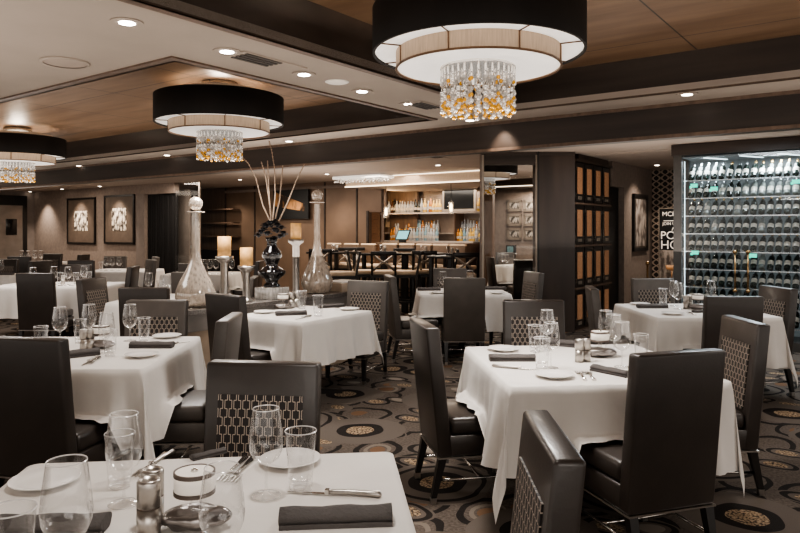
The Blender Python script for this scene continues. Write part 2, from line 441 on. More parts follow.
# bar recess
BW = 14.0
xk0, _ = onwall_y(384, 230, BW); xk1, _ = onwall_y(485, 230, BW)
room_obj(MB().box(xk0-1, xk1+.2, BW, BW+.1, 0, Z2), 'wall_bar', 'bar_wood')
xk384, _ = onwall_y(384, 230, BW)
room_obj(MB().prism([(xd-.08, PW), (xd, PW), (xk384, BW), (xk384-.08, BW)], 0, Z2), 'wall_bar_side', 'bar_wood')
xso, _ = onwall_y(482.5, 230, PW-.95)
t = MB(); t.prism([(xd-.3, PW-.9), (xso, PW-.9), (xbar1-.05, PW), (xk1-.25, BW), (xd-.3, BW)], 2.50, 2.53); room_obj(t, 'ceiling', 'ceiling_back')
t = MB(); t.box(xd-.35, xso, PW-.95, PW-.88, 2.50, Z2-.03); so = room_obj(t, 'trim_7', 'drum_tan')
room_obj(MB().box(xd-.36, xso, PW-.97, PW-.95, Z2-.04, Z2-.02).box(xd-.36, xso, PW-.97, PW-.95, 2.50, 2.525), 'trim_8', 'warm_strip')
for k in range(16): pass
# added diagonal partition between bar and the room modelled as the mirror's reflection
t = MB(); t.prism([(1.22, 10.5), (1.27, 10.5), (2.03, 16.8), (1.98, 16.8)], 0, Z2); t.build('wall_partition', 'wall_paint')['kind'] = 'structure'
# far wall of the room modelled as the mirror's reflection
SW = 15.4
sx0, _ = onwall_y(478, 230, SW); sx1, _ = onwall_y(545, 230, SW)
room_obj(MB().box(sx0, sx1+4, SW, SW+.1, 0, Z2-.1), 'wall_mirror_room', 'wall_paint')
# dark beam dropping in the reflected room
room_obj(MB().box(sx0-1, sx1+.2, SW-1.0, SW-.05, 2.56, Z2), 'trim_9', 'beam_wood')
room_obj(MB().box(sx0-1, sx1+.2, SW-1.02, SW-1.0, 2.56, 2.58), 'trim_10', 'warm_strip')
# column with dark wood face, silver posts
t = MB()
t.box(2.11, 2.66, 10.42, 10.9, 0, Z2)
cx = t.build('wall_column', 'dark_wood'); cx['kind'] = 'structure'
t = MB(); t.box(1.25, 1.275, 10.40, 10.45, 0, Z2-.03).box(2.06, 2.085, 10.40, 10.45, 0, Z2-.03)
t.build('trim_11', 'frame_silver')['kind'] = 'structure'
t = MB(); t.box(1.24, 2.66, 10.40, 10.48, Z2-.05, Z2); t.box(1.28, 2.06, 10.41, 10.46, Z2-.2, Z2-.05); t.build('trim_12', 'beam_wood')['kind'] = 'structure'
t = MB(); t.box(2.085, 2.11, 10.38, 10.45, 0, Z2); t.build('trim_13', 'black')['kind'] = 'structure'
t = MB(); t.box(1.275, 2.06, 10.425, 10.43, .05, Z2-.2); t.build('mirror_pane', 'pane')['kind'] = 'structure'  # mirror panel, built as clear glass before the modelled reflection
# locker wall (room plane x = LX)
LX, LY0 = -4.07, 9.98
LY1 = LY0+1.60
dy0, _ = onwall_x(612, 230, LX); dy1, _ = onwall_x(624, 230, LX)
room_obj(MB().box(LX-.5, LX-.03, LY0+.28, LY1, 0, Z2), 'wall_locker', 'dark_wood')
_, zd = onwall_x(618, 187, LX)
room_obj(MB().box(LX-.15, LX, dy1, 15, 0, Z2).box(LX-.15, LX, dy0, dy1, zd, Z2), 'wall_right', 'wall_paint')
room_obj(MB().box(LX-.14, LX-.10, dy0, dy1, 0, zd), 'door_2', 'black')
HWY = 14.0
lat = MB().box(0, 6, 0, .1, 0, Z2)
room_obj(lat, 'wall_lattice', 'lattice_wallpaper', (LX, HWY, 0))
room_obj(MB().box(LX, -.5, 6.6+3.9, 6.6+4.0, Z2-.01, Z2), 'trim_14', 'ceiling_back')
# steel service door in the left wall
ya0, _ = onwall_x(-12, 230, LW); ya1, ztop = onwall_x(22, 204, LW)
d = room_obj(MB().box(0, .05, ya0, ya1, 0, 2.3), 'door_1', 'steel_door', (LW, 0, 0))
yb0, zb0 = onwall_x(5, 235, LW); yb1, zb1 = onwall_x(16, 219, LW)
w = MB().box(.05, .07, yb0, yb1, zb0, zb1).build('door_window', 'tv_black', d, bevel=.04)
fr = MB(); fr.box(0, .08, ya1, ya1+.12, 0, 2.42).box(0, .08, ya0-.1, ya1+.12, 2.3, 2.6)
room_obj(fr, 'trim_15', 'black_wood', (LW, 0, 0))
room_obj(MB().box(LW, LW+.03, ya1, 10.45, 0, .12).box(LW, xa, 10.42, 10.45, 0, .12), 'baseboard_back', 'black_wood')

# ------------------------------------------------------------------ pictures
def picture(x, y, z, w, h, label, printm, mw, face='y', group=None, fm='black_wood', fw=.05):
    r = rempty('framed_picture', x, y, z, 0 if face == 'y' else PI/2)
    tag(r, label, 'picture', group)
    a, b = w/2, h/2
    m = MB(); m.box(-a, -a+fw, -.04, 0, -b, b).box(a-fw, a, -.04, 0, -b, b).box(-a, a, -.04, 0, b-fw, b).box(-a, a, -.04, 0, -b, -b+fw)
    m.build('frame', fm, r)
    MB().box(-a+fw, a-fw, -.02, -.01, -b+fw, b-fw).build('mat_board', 'picture_mat', r)
    MB().box(-a+mw, a-mw, -.025, -.02, -b+mw*.95, b-mw*.95).build('print', printm, r)
    return r
for (p0, p1, y0, y1, lab) in ((68, 96, 198, 244, 'black framed photograph with wide brown mat, left of the pair on the far wall'),
                              (105, 135, 195, 244, 'black framed photograph with wide brown mat, right of the pair nearest the curtain')):
    xl, z0 = onwall_y(p0, y0, 10.45); xr, _ = onwall_y(p1, y0, 10.45); xm, zt = onwall_y((p0+p1)/2, y0, 10.45); _, zb = onwall_y((p0+p1)/2, y1, 10.45)
    picture(xm, 10.44, (zt+zb)/2, xr-xl, zt-zb, lab, 'photo_print', (xr-xl)*.26)
rowsn = ['top', 'middle', 'bottom']
for i, (y0, y1) in enumerate(((200, 211.5), (214, 226), (228, 240))):
    for j, (p0, p1) in enumerate(((507.5, 522), (524, 538))):
        xl, _ = onwall_y(p0, y0, SW); xr, _ = onwall_y(p1, y0, SW); xm, zt = onwall_y((p0+p1)/2, y0, SW); _, zb = onwall_y((p0+p1)/2, y1, SW)
        picture(xm, SW-.01, (zt+zb)/2, xr-xl, zt-zb, 'small silver framed photograph, %s row %s column in the modelled mirror reflection' % (rowsn[i], ['left', 'right'][j]), 'photo_small', (xr-xl)*.18, fm='frame_silver', fw=.06)
xm, zz = onwall_y(512, 250, SW)
MB_ = MB().box(-.12, .12, -.08, 0, -.12, .12)
th = rempty('wall_monitor', xm, SW-.01, zz); tag(th, 'small black wall monitor with grey screen below the reflected silver frames', 'monitor')
MB_.build('case', 'black', th); MB().box(-.08, .08, -.085, -.08, -.05, .09).build('screen', 'ice', th)
# poster on the right wall
y0w, zt = onwall_x(632, 193, LX); y1w, _ = onwall_x(646, 193, LX); ym, zt = onwall_x(639, 194.5, LX); _, zb = onwall_x(639, 251, LX)
picture(LX+.01, ym, (zt+zb)/2, y1w-y0w, zt-zb, 'tall black framed poster on the wall beyond the wine lockers', 'poster_print', .1, face='x', fw=.07)
# angled gold picture / TV
xl, _ = onwall_y(276, 230, PW); xr, _ = onwall_y(311, 230, PW); _, zt = onwall_y(294, 190, PW); _, zb = onwall_y(294, 219, PW)
r = rempty('wall_art', (xl+xr)/2, PW-.05, (zt+zb)/2); tag(r, 'wide black and copper artwork on the bronze panelled wall behind the branches', 'artwork')
a, b = (xr-xl)/2, (zt-zb)/2
MB().box(-a, a, -.05, 0, -b, b).build('panel', 'black', r)
MB().hexa([(-a*.9, -.055, b*.9), (-a*.9, -.055, -b*.1), (a*.8, -.055, -b*.5), (a*.8, -.055, b*.0)], [(-a*.9, -.06, b*.9), (-a*.9, -.06, -b*.1), (a*.8, -.06, -b*.5), (a*.8, -.06, b*.0)]).build('copper_image', 'gold_art', r)

# ------------------------------------------------------------------ lighting fixtures
def downlight(px, py, z, label, glow='lamp_glow', power=0):
    p = at(px, py, z)
    r = empty('recessed_downlight', p); tag(r, label, 'ceiling light')
    MB().lathe([(.085, -.006), (.085, 0), (.042, 0), (.042, -.006)], 24, capb=False, capt=False).lathe([(.042, -.006), (.085, -.006)], 24, capb=False, capt=False).build('trim_ring', 'ceiling_paint', r)
    MB().cyl(.042, -.008, -.001).build('lamp', glow, r)
    return p
DL = [(127, 22, Z1, 'bright recessed downlight nearest the top left corner'), (227, 51, Z1, 'bright recessed downlight left of the long ceiling vent'),
      (304, 74, Z1, 'small bright downlight right of the long ceiling vent'), (362, 91, Z1, 'small bright downlight midway between the coffers'),
      (409, 103.5, Z1, 'small bright downlight left of the big chandelier crystals'), (470, 120, Z1, 'oval downlight directly below the big chandelier crystals'),
      (289, 141, Z1, 'warm downlight in the beige strip right of the middle chandelier'), (167, 155, Z1, 'warm downlight in the beige strip below the middle chandelier'),
      (79, 165.5, Z1, 'warm downlight in the beige strip beside the left chandelier'), (687, 94, Z1, 'warm downlight in the narrow strip at the right'),
      (438, 165, Z2, 'downlight in the low ceiling in front of the bar'), (327, 174, Z2, 'downlight in the low ceiling above the copper artwork'),
      (657, 165, Z2, 'downlight over the passage beside the wine wall'), (616, 141.5, Z2, 'faint downlight behind the beam above the lockers'),
      (30, 191.5, Z2, 'downlight above the steel door corner'), (62, 189, Z2, 'downlight above the left framed photograph'), (100, 186.2, Z2, 'downlight above the right framed photograph'),
      (240, 179.5, Z2, 'downlight above the left end of the bronze panels'), (655, 172.5, Z2, 'small downlight near the lattice wallpaper')]
for i, (px, py, z, lab) in enumerate(DL): downlight(px, py, z, lab, 'lamp_white' if i < 5 else 'lamp_glow')
p = at(337, 82, Z1); tag(MB().lathe([(.07, -.008), (.09, 0)], 24).build('ceiling_sensor', 'shade_white', loc=p), 'flat white round sensor between two downlights', 'sensor')
p = at(65, 62, Z1); r = empty('ceiling_speaker', p); tag(r, 'round beige speaker grille flush in the ceiling at top left', 'speaker')
MB().lathe([(.13, -.008), (.13, 0)], 32).build('grille', 'ceiling_back', r); MB().lathe([(.13, -.012), (.15, -.012), (.15, 0), (.13, 0)], 32, capb=False, capt=False).build('ring', 'ceiling_paint', r)
def vent(px, py, z, lab, L=.55, W=.18):
    p = at(px, py, z); r = empty('ceiling_vent', p, TH+PI/2); tag(r, lab, 'vent')
    MB().box(-L/2, L/2, -W/2, W/2, -.008, 0).build('frame', 'ceiling_paint', r)
    m = MB()
    for k in range(4): y = -W*.36+W*.24*k; m.box(-L*.44, L*.1, y-.012, y+.012, -.014, -.008)
    m.build('slats', 'vent_dark', r)
vent(268, 61.5, Z1, 'long ceiling vent between the two coffers'); vent(430, 106.5, Z1, 'small ceiling vent beside the big chandelier')
vent(437, 157, Z2, 'dark ceiling vent in front of the bar'); vent(290, 152, Z1+.0, 'faint vent in the ceiling near the dark beam')

SM = {}
def strand_mesh(h, kind):
    m = MB(); rr = random.Random(kind*13+5)
    m.use('chrome'); m.tube([(0, 0, 0), (0, 0, -h)], .0035, 4)
    m.use('silver_ball'); m.tube([(0, 0, 0), (0, 0, -h*.3)], .009, 5)
    z = -h*.34; k = kind
    while z > -h*1.0:
        near = z < -h*.55
        m.use('gold_ball' if (rr.random() < (.20 if near else .10)) else ('silver_ball' if k % 3 else 'crystal'))
        r = .0115+.003*rr.random(); m.ball((0, 0, z), r, 7, 5)
        z -= (.034 if near else .055); k += 1
    return m.mesh('crystal_strand')
for k in range(4): SM[k] = strand_mesh(.25-.012*(k % 2), k)
def chandelier(loc, label, first=None):
    r = empty('chandelier', loc)      # origin: centre of the outer drum's lower rim
    tag(r, label, 'chandelier')
    MB().lathe([(.6, 0), (.6, .25), (.585, .25), (.585, 0)], 72, capb=False, capt=False).lathe([(.585, 0), (.6, 0)], 72, capb=False, capt=False).build('outer_shade', 'drum_black', r)
    MB().lathe([(.585, .012), (.4, .012)], 72, capb=False, capt=False).build('upper_diffuser', 'diffuser', r)
    MB().lathe([(.467, -.085), (.467, .012), (.46, .012), (.46, -.085)], 72, capb=False, capt=False).build('inner_shade', 'drum_tan', r)
    rim = MB().lathe([(.47, -.088), (.47, -.078), (.458, -.078), (.458, -.088), (.47, -.088)], 72, capb=False, capt=False)
    for k in range(8):
        a = 2*PI*k/8+.35
        x, y = .4685*math.cos(a), .4685*math.sin(a); rim.box(x-.004, x+.004, y-.004, y+.004, -.085, .01)
        rim.tube([(x, y, .008), (x*1.25, y*1.25, .008)], .004, 4)
    rim.build('shade_rim', 'bronze_rim', r)
    MB().lathe([(.458, -.076), (.2, -.076)], 72, capb=False, capt=False).lathe([(.2, -.076), (.001, -.07)], 40, capb=False, capt=False).build('lower_diffuser', 'diffuser', r)
    MB().lathe([(.59, .25), (.44, .252)], 72, capb=False, capt=False).build('top_panel', 'drum_tan', r)
    MB().lathe([(.43, .25), (.43, .30), (.42, .30), (.42, .25)], 60, capb=False, capt=False).build('top_band', 'drum_tan', r)
    MB().lathe([(.17, ZC-2.56), (.175, ZC-2.55-.05), (.16, ZC-2.55-.07)], 36).build('canopy', 'chrome', r)
    st = MB()
    for a in (0, 2.1, 4.2): st.tube([(.1*math.cos(a), .1*math.sin(a), .0), (.1*math.cos(a), .1*math.sin(a), .35)], .006)
    st.build('stem', 'chrome', r)
    MB().lathe([(.215, -.088), (.215, -.076), (.2, -.076), (.2, -.088)], 40).build('crystal_plate', 'silver_ball', r)
    for ring, n, dz in ((.205, 34, 0), (.165, 22, .0), (.115, 12, .0), (.06, 6, .0)):
        for k in range(n):
            a = 2*PI*k/n+ring*9
            o = bpy.data.objects.new('crystal_strand', SM[(k*7+int(ring*100)) % 4]); C.objects.link(o); o.parent = r
            o.location = (ring*math.cos(a), ring*math.sin(a), -.085-dz-.004*(k % 3)); o.rotation_euler.z = a*3
    return r
CH1, CH2, CH3 = Vector((.443, 3.90, 2.55)), Vector((-1.715, 6.52, 2.56)), Vector((-5.22, 9.35, 2.55))
chandelier(CH1, 'large double drum chandelier with crystal cluster, biggest and nearest at top right')
chandelier(CH2, 'double drum chandelier with crystal cluster in the left coffer, middle one of the row')
chandelier(CH3, 'double drum chandelier cut by the left edge of the photo')
r = chandelier(Vector((1.47, 12.1, 2.53)), 'tan drum chandelier modelled as a mirror reflection right of the bar')
for ch in list(r.children):    # reflected chandelier, cut in half where the mirror begins
    if ch.name.startswith('crystal_strand'):
        if ch.location.x < .0: bpy.data.objects.remove(ch)
        continue
    bm = bmesh.new(); bm.from_mesh(ch.data)
    bmesh.ops.bisect_plane(bm, geom=bm.verts[:]+bm.edges[:]+bm.faces[:], plane_co=(.015, 0, 0), plane_no=(-.993, .12, 0), clear_outer=True)
    bm.to_mesh(ch.data); bm.free()
    if ch.name.startswith('canopy') or ch.name.startswith('stem'): ch.scale.z = .35
# crystal light tray by the bar
lx0, _ = onwall_y(340, 180, PW-1.2); lx1, _ = onwall_y(387, 180, PW-1.2)
r = rempty('crystal_light', (lx0+lx1)/2, PW-1.2, Z2-.13); tag(r, 'long glittering crystal ceiling light left of the bar soffit', 'ceiling light')
w = (lx1-lx0)/2
MB().box(-w, w, -.25, .25, .04, .1).build('tray', 'diffuser', r)
m = MB().use('silver_ball')
for k in range(90): m.ball((random.uniform(-w, w), random.uniform(-.25, .25), random.uniform(-.03, .04)), .025, 6, 4)
m.build('crystals', None, r)['kind'] = 'stuff'

# ------------------------------------------------------------------ dining chair
def chair_proto(lm='leather'):
    r = empty('dining_chair')
    hw = .238
    m = MB(); m.hexa([(-hw, -.25, .265), (hw, -.25, .265), (hw, -.165, .265), (-hw, -.165, .265)],
                     [(-hw, -.325, 1.0), (hw, -.325, 1.0), (hw, -.245, 1.0), (-hw, -.245, 1.0)])
    m.build('backrest', lm, r, bevel=.014, seg=3)
    m = MB(); x = .178
    f = lambda z: -.165-(z-.265)/.735*.08
    m.hexa([(-x, f(.49)-.01, .49), (x, f(.49)-.01, .49), (x, f(.49)+.006, .49), (-x, f(.49)+.006, .49)],
           [(-x, f(.872)-.01, .872), (x, f(.872)-.01, .872), (x, f(.872)+.006, .872), (-x, f(.872)+.006, .872)])
    m.build('woven_panel', 'woven', r)
    MB().box(-.232, .232, -.18, .27, .385, .485).build('seat', lm, r, bevel=.03, seg=3)
    MB().box(-.236, .236, -.20, .265, .268, .385).build('seat_rail', lm, r, bevel=.01)
    MB().box(-.24, .24, -.254, .268, .257, .266).build('metal_trim', 'brushed', r)
    for sx in (-1, 1):
        for (y0, y1) in ((-.225, -.275), (.225, .235)):
            X = sx*.208
            g = lambda y, z, w: [(X-w, y-w, z), (X+w, y-w, z), (X+w, y+w, z), (X-w, y+w, z)]
            l = MB().hexa(g(y1, .035, .015), g(y0, .258, .023)).build('leg', 'black_wood', r)
            MB().hexa(g(y1-.001, 0, .0155), g(y1, .035, .0165)).build('leg_tip', 'brushed', l)
        MB().tube([(sx*.208, -.24, .13), (sx*.208, .22, .13)], .008, 8).build('stretcher', 'chrome', r)
    MB().tube([(-.208, .0, .13), (.208, .0, .13)], .008, 8).build('stretcher', 'chrome', r)
    return r
protoD = chair_proto('leather'); protoG = chair_proto('leather_lit')
used = {'leather': False, 'leather_lit': False}
SEATS = []
def chair(bx, by, fx, fy, label, mt='leather', s=1):
    L = math.hypot(fx, fy); fx /= L; fy /= L
    pr = protoD if mt == 'leather' else protoG
    o = pr if not used[mt] else copy_tree(pr)
    used[mt] = True
    ox, oy = bx+.29*fx*s, by+.29*fy*s
    o.location = (ox, oy, 0); o.rotation_euler.z = math.atan2(-fx, fy)
    if s != 1: o.scale = (s, s, s)
    tag(o, label, 'chair', 'upholstered dining chairs at the tables')
    SEATS.append((ox, oy, fx, fy)); return o
G = 'leather_lit'
chair(-1.925, 3.50, .22, 1, 'large black leather chair back cut by the left edge, seen from behind', G if 0 else 'leather')
chair(-.566, 2.87, -.11, -1, 'leather chair with woven panel facing us behind the foreground table', 'leather')
chair(-1.08, 4.37, -1, -.04, 'grey leather chair edge-on, pushed to the right side of the left table', G)
chair(-1.50, 5.85, .62, .78, 'dark chair seen from behind at the left end of the angled small table', 'leather')
chair(-.34, 7.43, -.40, -.90, 'grey chair with woven panel at the far end of the angled small table', G)
chair(-.13, 8.25, .98, .18, 'grey chair seen from the side, left of the centre back table', G)
chair(.74, 7.85, .0, 1, 'grey chair back seen squarely from behind at the centre back table', G)
chair(.715, 9.85, 0, -1, 'grey chair on the far side of the centre back table', G)
chair(1.76, 8.98, -1, -.25, 'grey chair with woven panel turned left, right of the centre back table', G)
chair(1.05, 5.40, -.04, -1, 'leather chair with woven panel behind the right front table', 'leather')
chair(.135, 4.08, .98, .19, 'tall leather chair seen from the side, left of the right front table', 'leather')
chair(1.262, 3.10, -.30, .95, 'big black leather chair back from behind in the right foreground', 'leather')
chair(.418, 1.87, -1, .02, 'nearest leather chair with woven panel at the right side of the foreground table', 'leather')
chair(2.13, 4.22, -1, 0.02, 'leather chair with woven panel at the right side of the front table', 'leather')
chair(2.77, 5.68, 0, 1, 'dark leather chair from behind, front side of the table by the wine wall', 'leather')
chair(2.87, 7.80, 0, -1, 'grey chair with woven panel behind the table by the wine wall', G)
chair(1.84, 6.60, 1, -.15, 'grey chair edge-on in front of the wine lockers', G)
chair(3.66, 6.62, -1, -.12, 'dark chair with woven panel at the right photo edge before the wine wall', 'leather')
chair(-1.91, 5.40, 0, -1, 'grey chair facing us behind the left table, woven panel half hidden', G)
chair(-2.45, 6.55, 0, 1, 'black chair back behind the grey chair of the left table', 'leather')
chair(-4.66, 8.75, 0, 1, 'black square chair back before the long mid-left table', 'leather')
chair(-3.52, 7.8, .95, -.16, 'chair with woven panel turned right beside the mid-left table', 'leather')
chair(-5.17, 10.95, 0, -1, 'black chair on the far side of the long mid-left table', 'leather')
chair(-5.80, 12.45, 0, 1, 'black chair before the far table under the framed photographs', 'leather')
chair(-5.98, 14.4, 0, -1, 'grey chair behind the far table under the right framed photograph', G)
chair(-4.04, 10.4, -1, -.12, 'dark brown chair edge-on at the right of the mid-left table', 'leather')
chair(-4.60, 12.7, -.85, -.62, 'brown chair with woven panel facing left by the curtain', G)
chair(-5.02, 14.1, -.9, -.5, 'second brown chair facing left right by the curtain', G)
chair(-3.42, 11.3, 0, 1, 'grey chair top half hidden by the left glass bottle', G)
chair(-2.75, 8.95, 0, 1, 'grey chair top directly behind the left glass bottle', G)
chair(-1.72, 8.05, -1, -.1, 'grey chair edge-on between the candle holders and the black vase', G)
chair(-2.50, 12.25, -1, 0, 'far chair edge-on behind the black vase', 'leather')
chair(-7.45, 12.95, 0, -1, 'chair with woven panel at the far left edge of the photo', 'leather')
chair(-7.95, 14.3, 0, 1, 'black chair from behind before the table near the steel door', 'leather')
chair(-6.45, 12.3, -1, .3, 'dark chair edge-on left of the far left glasses', 'leather')
chair(-8.05, 15.9, -.2, -1, 'dark chair beside the glasses in the far left corner', 'leather')
chair(-7.1, 15.4, -1, 0, 'black chair top far behind, below the left framed photograph', 'leather')
# chairs in the room modelled as the mirror's reflection
chair(1.83, 14.0, 1, .1, 'black chair from the side at the left of the mirror-reflected table', 'leather')
chair(2.62, 17.0, 0, -1, 'low black chair behind the mirror-reflected table', 'leather')
chair(2.33, 12.6, -.1, 1, 'black chair back before the mirror-reflected table', 'leather')
chair(3.40, 16.2, -.6, -.6, 'black chair at the right rear of the mirror-reflected table', 'leather')

# ------------------------------------------------------------------ tables and cloths
def seat_block(p):
    for (ox, oy, fx, fy) in SEATS:
        dx, dy = p.x-ox, p.y-oy
        ly = dx*fx+dy*fy; lx = dx*fy-dy*fx
        if abs(lx) < .30 and -.14 < ly < .33: return True
    return False
def tablecloth(cx, cy, rz, sx, sy, drop, label, seed, corner=None):
    rr = random.Random(seed); hx, hy = sx/2, sy/2
    bm = bmesh.new(); cr, sr = math.cos(rz), math.sin(rz)
    def W(x, y): return Vector((cx+x*cr-y*sr, cy+x*sr+y*cr, 0))
    cols = []          # base point, outward normal, length, flare, side tangent
    rc = .035
    corners = [(hx, -hy, -PI/4), (hx, hy, PI/4), (-hx, hy, 3*PI/4), (-hx, -hy, -3*PI/4)]
    for ci, (x, y, ang) in enumerate(corners):
        px, py, pang = corners[ci-1]
        # side from previous corner to this one
        nrm = ang-PI/4
        a = Vector((px, py)); b = Vector((x, y)); tdir = (b-a).normalized(); Ls = (b-a).length
        ns = 34; ph = rr.uniform(0, 6); fq = rr.choice([2, 3])
        for k in range(ns+1):
            f = k/ns; s_ = rc+(Ls-2*rc)*f
            e = min(s_, Ls-s_)
            q = a+tdir*s_
            wave = .026*math.sin(f*PI*2*fq+ph)+.007*math.sin(f*PI*15+ph)+.008*math.sin(f*PI*7+ph*2)
            wave += .012*math.sin(f*PI*11+ph)*math.sin(f*PI*3+ph)+.035*math.exp(-((e-.16)/.06)**2)-.02*math.exp(-((e-.07)/.03)**2)
            cols.append((q, nrm, drop, .03+wave, 0))
        for k in range(1, 14):
            th = (PI/2)*k/14; d = max(math.cos(th), math.sin(th))
            cs = (corner or {}).get(ci, (1, .085)); ln = drop*(1+(1/d-1)*cs[0])
            aa = nrm+th
            q = Vector((x, y))-Vector((math.cos(ang), math.sin(ang)))*rc*1.414+Vector((math.cos(aa), math.sin(aa)))*rc
            bulge = cs[1]*math.sin(2*th)**1.3
            side = .045*math.sin(4*th)
            cols.append((q, ang, ln, .03+bulge, side))
    top = []; rows = []
    R = 12
    fac0 = []
    def radius_top(q, c): return q*c
    grid = []
    for (q, na, ln, fl, side) in cols:
        nx, ny = math.cos(na), math.sin(na); tx, ty = -ny, nx
        line = []
        for j in range(R+1):
            f = j/R; z = TZ-ln*f
            if j == 0: off = 0.0; z = TZ+.004
            else:
                edge = .012*(1-math.exp(-f*14))
                off = edge+fl*f**1.15
                z = TZ+.001-ln*f*(1-.03*f)
            sd = side*f
            x = q.x+nx*off+tx*sd; y = q.y+ny*off+ty*sd
            p = W(x, y)
            if j > 0 and z < .515 and seat_block(p):
                ex = .515-z; z = .515+.02*math.sin(f*9+q.x*20)*ex-.12*ex*0
                p = W(x+nx*ex*.25, y+ny*ex*.25)
                z = .512+.01*math.sin(f*12)
            line.append(bm.verts.new((p.x, p.y, z)))
        grid.append(line)
    n = len(grid)
    for i in range(n):
        a, b = grid[i], grid[(i+1) % n]
        for j in range(R):
            try:
                fc = bm.faces.new([a[j], b[j], b[j+1], a[j+1]]); fc.smooth = True
            except ValueError: pass
    inner = []
    for (q, *_r) in cols:
        p = W(q.x*.97, q.y*.97); inner.append(bm.verts.new((p.x, p.y, TZ+.006)))
    for i in range(n):
        fc = bm.faces.new([inner[i], inner[(i+1) % n], grid[(i+1) % n][0], grid[i][0]]); fc.smooth = True
    fc = bm.faces.new(inner)
    bmesh.ops.translate(bm, verts=bm.verts, vec=(-cx, -cy, 0))
    bmesh.ops.recalc_face_normals(bm, faces=bm.faces)
    me = bpy.data.meshes.new('tablecloth'); bm.to_mesh(me); bm.free(); me.materials.append(MATS['cloth'])
    o = bpy.data.objects.new('tablecloth', me); C.objects.link(o); o.location = (cx, cy, 0)
    return tag(o, label, 'tablecloth', 'white tablecloths')
def table(cx, cy, rz, sx, sy, where, drop=.45, seed=1, corner=None):
    r = empty('dining_table', (cx, cy, 0), rz)
    tag(r, 'pedestal table under the cloth '+where, 'table', 'pedestal dining tables')
    MB().box(-sx/2+.012, sx/2-.012, -sy/2+.012, sy/2-.012, TZ-.035, TZ).build('tabletop', 'black_wood', r)
    MB().cyl(.04, .05, TZ-.035).build('column', 'black_wood', r)
    for k in range(4):
        a = PI/4+k*PI/2
        c_, s_ = math.cos(a), math.sin(a); w = .03
        m = MB().hexa([(-s_*w, c_*w, 0), (s_*w, -c_*w, 0), (c_*.36+s_*w, s_*.36-c_*w, 0), (c_*.36-s_*w, s_*.36+c_*w, 0)],
                      [(-s_*w, c_*w, .07), (s_*w, -c_*w, .07), (c_*.36+s_*w, s_*.36-c_*w, .03), (c_*.36-s_*w, s_*.36+c_*w, .03)])
        m.build('foot', 'black_wood', r)
    tablecloth(cx, cy, rz, sx, sy, drop, 'white cloth draped over the table '+where, seed, corner)
R_ = math.radians
table(-.57, 1.76, R_(6), 1.22, 1.22, 'in the left foreground', seed=3)
table(1.077, 4.07, R_(5.3), 1.18, 1.2, 'in front on the right, before the big black chair', seed=11, corner={0: (.78, .02), 3: (1.12, .10)})
table(-2.06, 4.45, R_(1), 1.2, 1.2, 'on the left behind the cropped black chair', seed=5)
table(-.905, 6.47, R_(-33.5), .86, 1.02, 'set at an angle in the centre beside the ledge', drop=.40, seed=6)
table(.79, 8.77, R_(1), 1.12, .95, 'in the centre back behind the square grey chair', seed=8)
table(2.86, 6.72, R_(1), 1.14, 1.18, 'before the wine wall', seed=9)
table(-4.9, 9.95, 0, 1.6, .85, 'long one mid left behind the black square chair', seed=10)
table(-5.4, 13.4, 0, 1.2, 1.1, 'below the framed photographs', seed=12)
table(-7.35, 12.1, 0, 1.3, .7, 'at the far left edge of the photo', seed=13)
table(-8.95, 16.75, 0, 1.3, .9, 'in the far left corner near the steel door', seed=14)
table(-2.62, 7.9, 0, 1.1, 1.1, 'hidden behind the black chair and the glass bottle', seed=15)
table(-3.60, 12.45, 0, 1.2, .95, 'behind the candle holders', seed=16)
table(2.62, 15.25, R_(45), .85, .85, 'in the modelled mirror reflection beside the bar', seed=17)

# ------------------------------------------------------------------ tableware prototypes
def P_wine():
    r = empty('wine_glass')
    MB().use('glass').lathe([(.043, .001), (.02, .006), (.006, .012)], 28, capb=False, capt=False).use('glass_rim').lathe([(.0425, 0), (.044, .001), (.0425, .0025)], 28, capb=False, capt=False).build('foot', None, r)
    MB().lathe([(.006, .012), (.0038, .03), (.0038, .08), (.007, .093)], 14, capb=False, capt=False).build('stem', 'glass', r)
    pr = [(.007, .093), (.022, .099), (.038, .112), (.048, .135), (.0505, .158), (.048, .19), (.043, .225), (.0385, .258)]
    MB().use('glass').lathe(pr, 36, capb=False, capt=False).use('glass_rim').lathe([(.0375, .2565), (.0385, .2592), (.0396, .2565)], 36, capb=False, capt=False).build('bowl', None, r)
    return r
def P_tumbler():
    o = MB().use('glass').lathe([(.030, 0), (.033, .02), (.038, .09), (.044, .165)], 32, capt=False).lathe([(.001, .024), (.028, .026), (.0325, .034)], 28, capb=False, capt=False).use('glass_rim').lathe([(.0428, .1635), (.044, .1662), (.0452, .1635)], 32, capb=False, capt=False).lathe([(.026, .001), (.0305, .002), (.031, .008)], 28, capb=False, capt=False).build('tumbler')
    return o
def P_plate():
    o = MB().lathe([(.055, 0), (.065, .004), (.1, .017), (.103, .019), (.1, .021), (.07, .010), (.05, .007), (.001, .0065)], 40, capt=False).build('side_plate', 'china')
    return o
def P_napkin():
    r = MB()
    n = 26; prof = []
    for k in range(n):      # rolled spiral cross section
        a = 2*PI*k/n; rr = 1+.05*math.sin(5*a)
        prof.append((.036*math.cos(a)*rr, .021+.021*math.sin(a)*rr))
    L = .15; segs = 8; rings = []
    for j in range(segs+1):
        x = -L+2*L*j/segs; s = 1+.05*math.sin(j*1.7)
        rings.append([r.bm.verts.new((x, y*s, max(.0, z*s))) for y, z in prof])
    for a, b in zip(rings, rings[1:]):
        for k in range(n): r._f([a[k], a[(k+1) % n], b[(k+1) % n], b[k]], True)
    r._f(rings[0][::-1]); r._f(rings[-1])
    r.box(-.148, .15, -.042, -.02, .0, .012)
    return r.build('rolled_napkin', 'napkin')
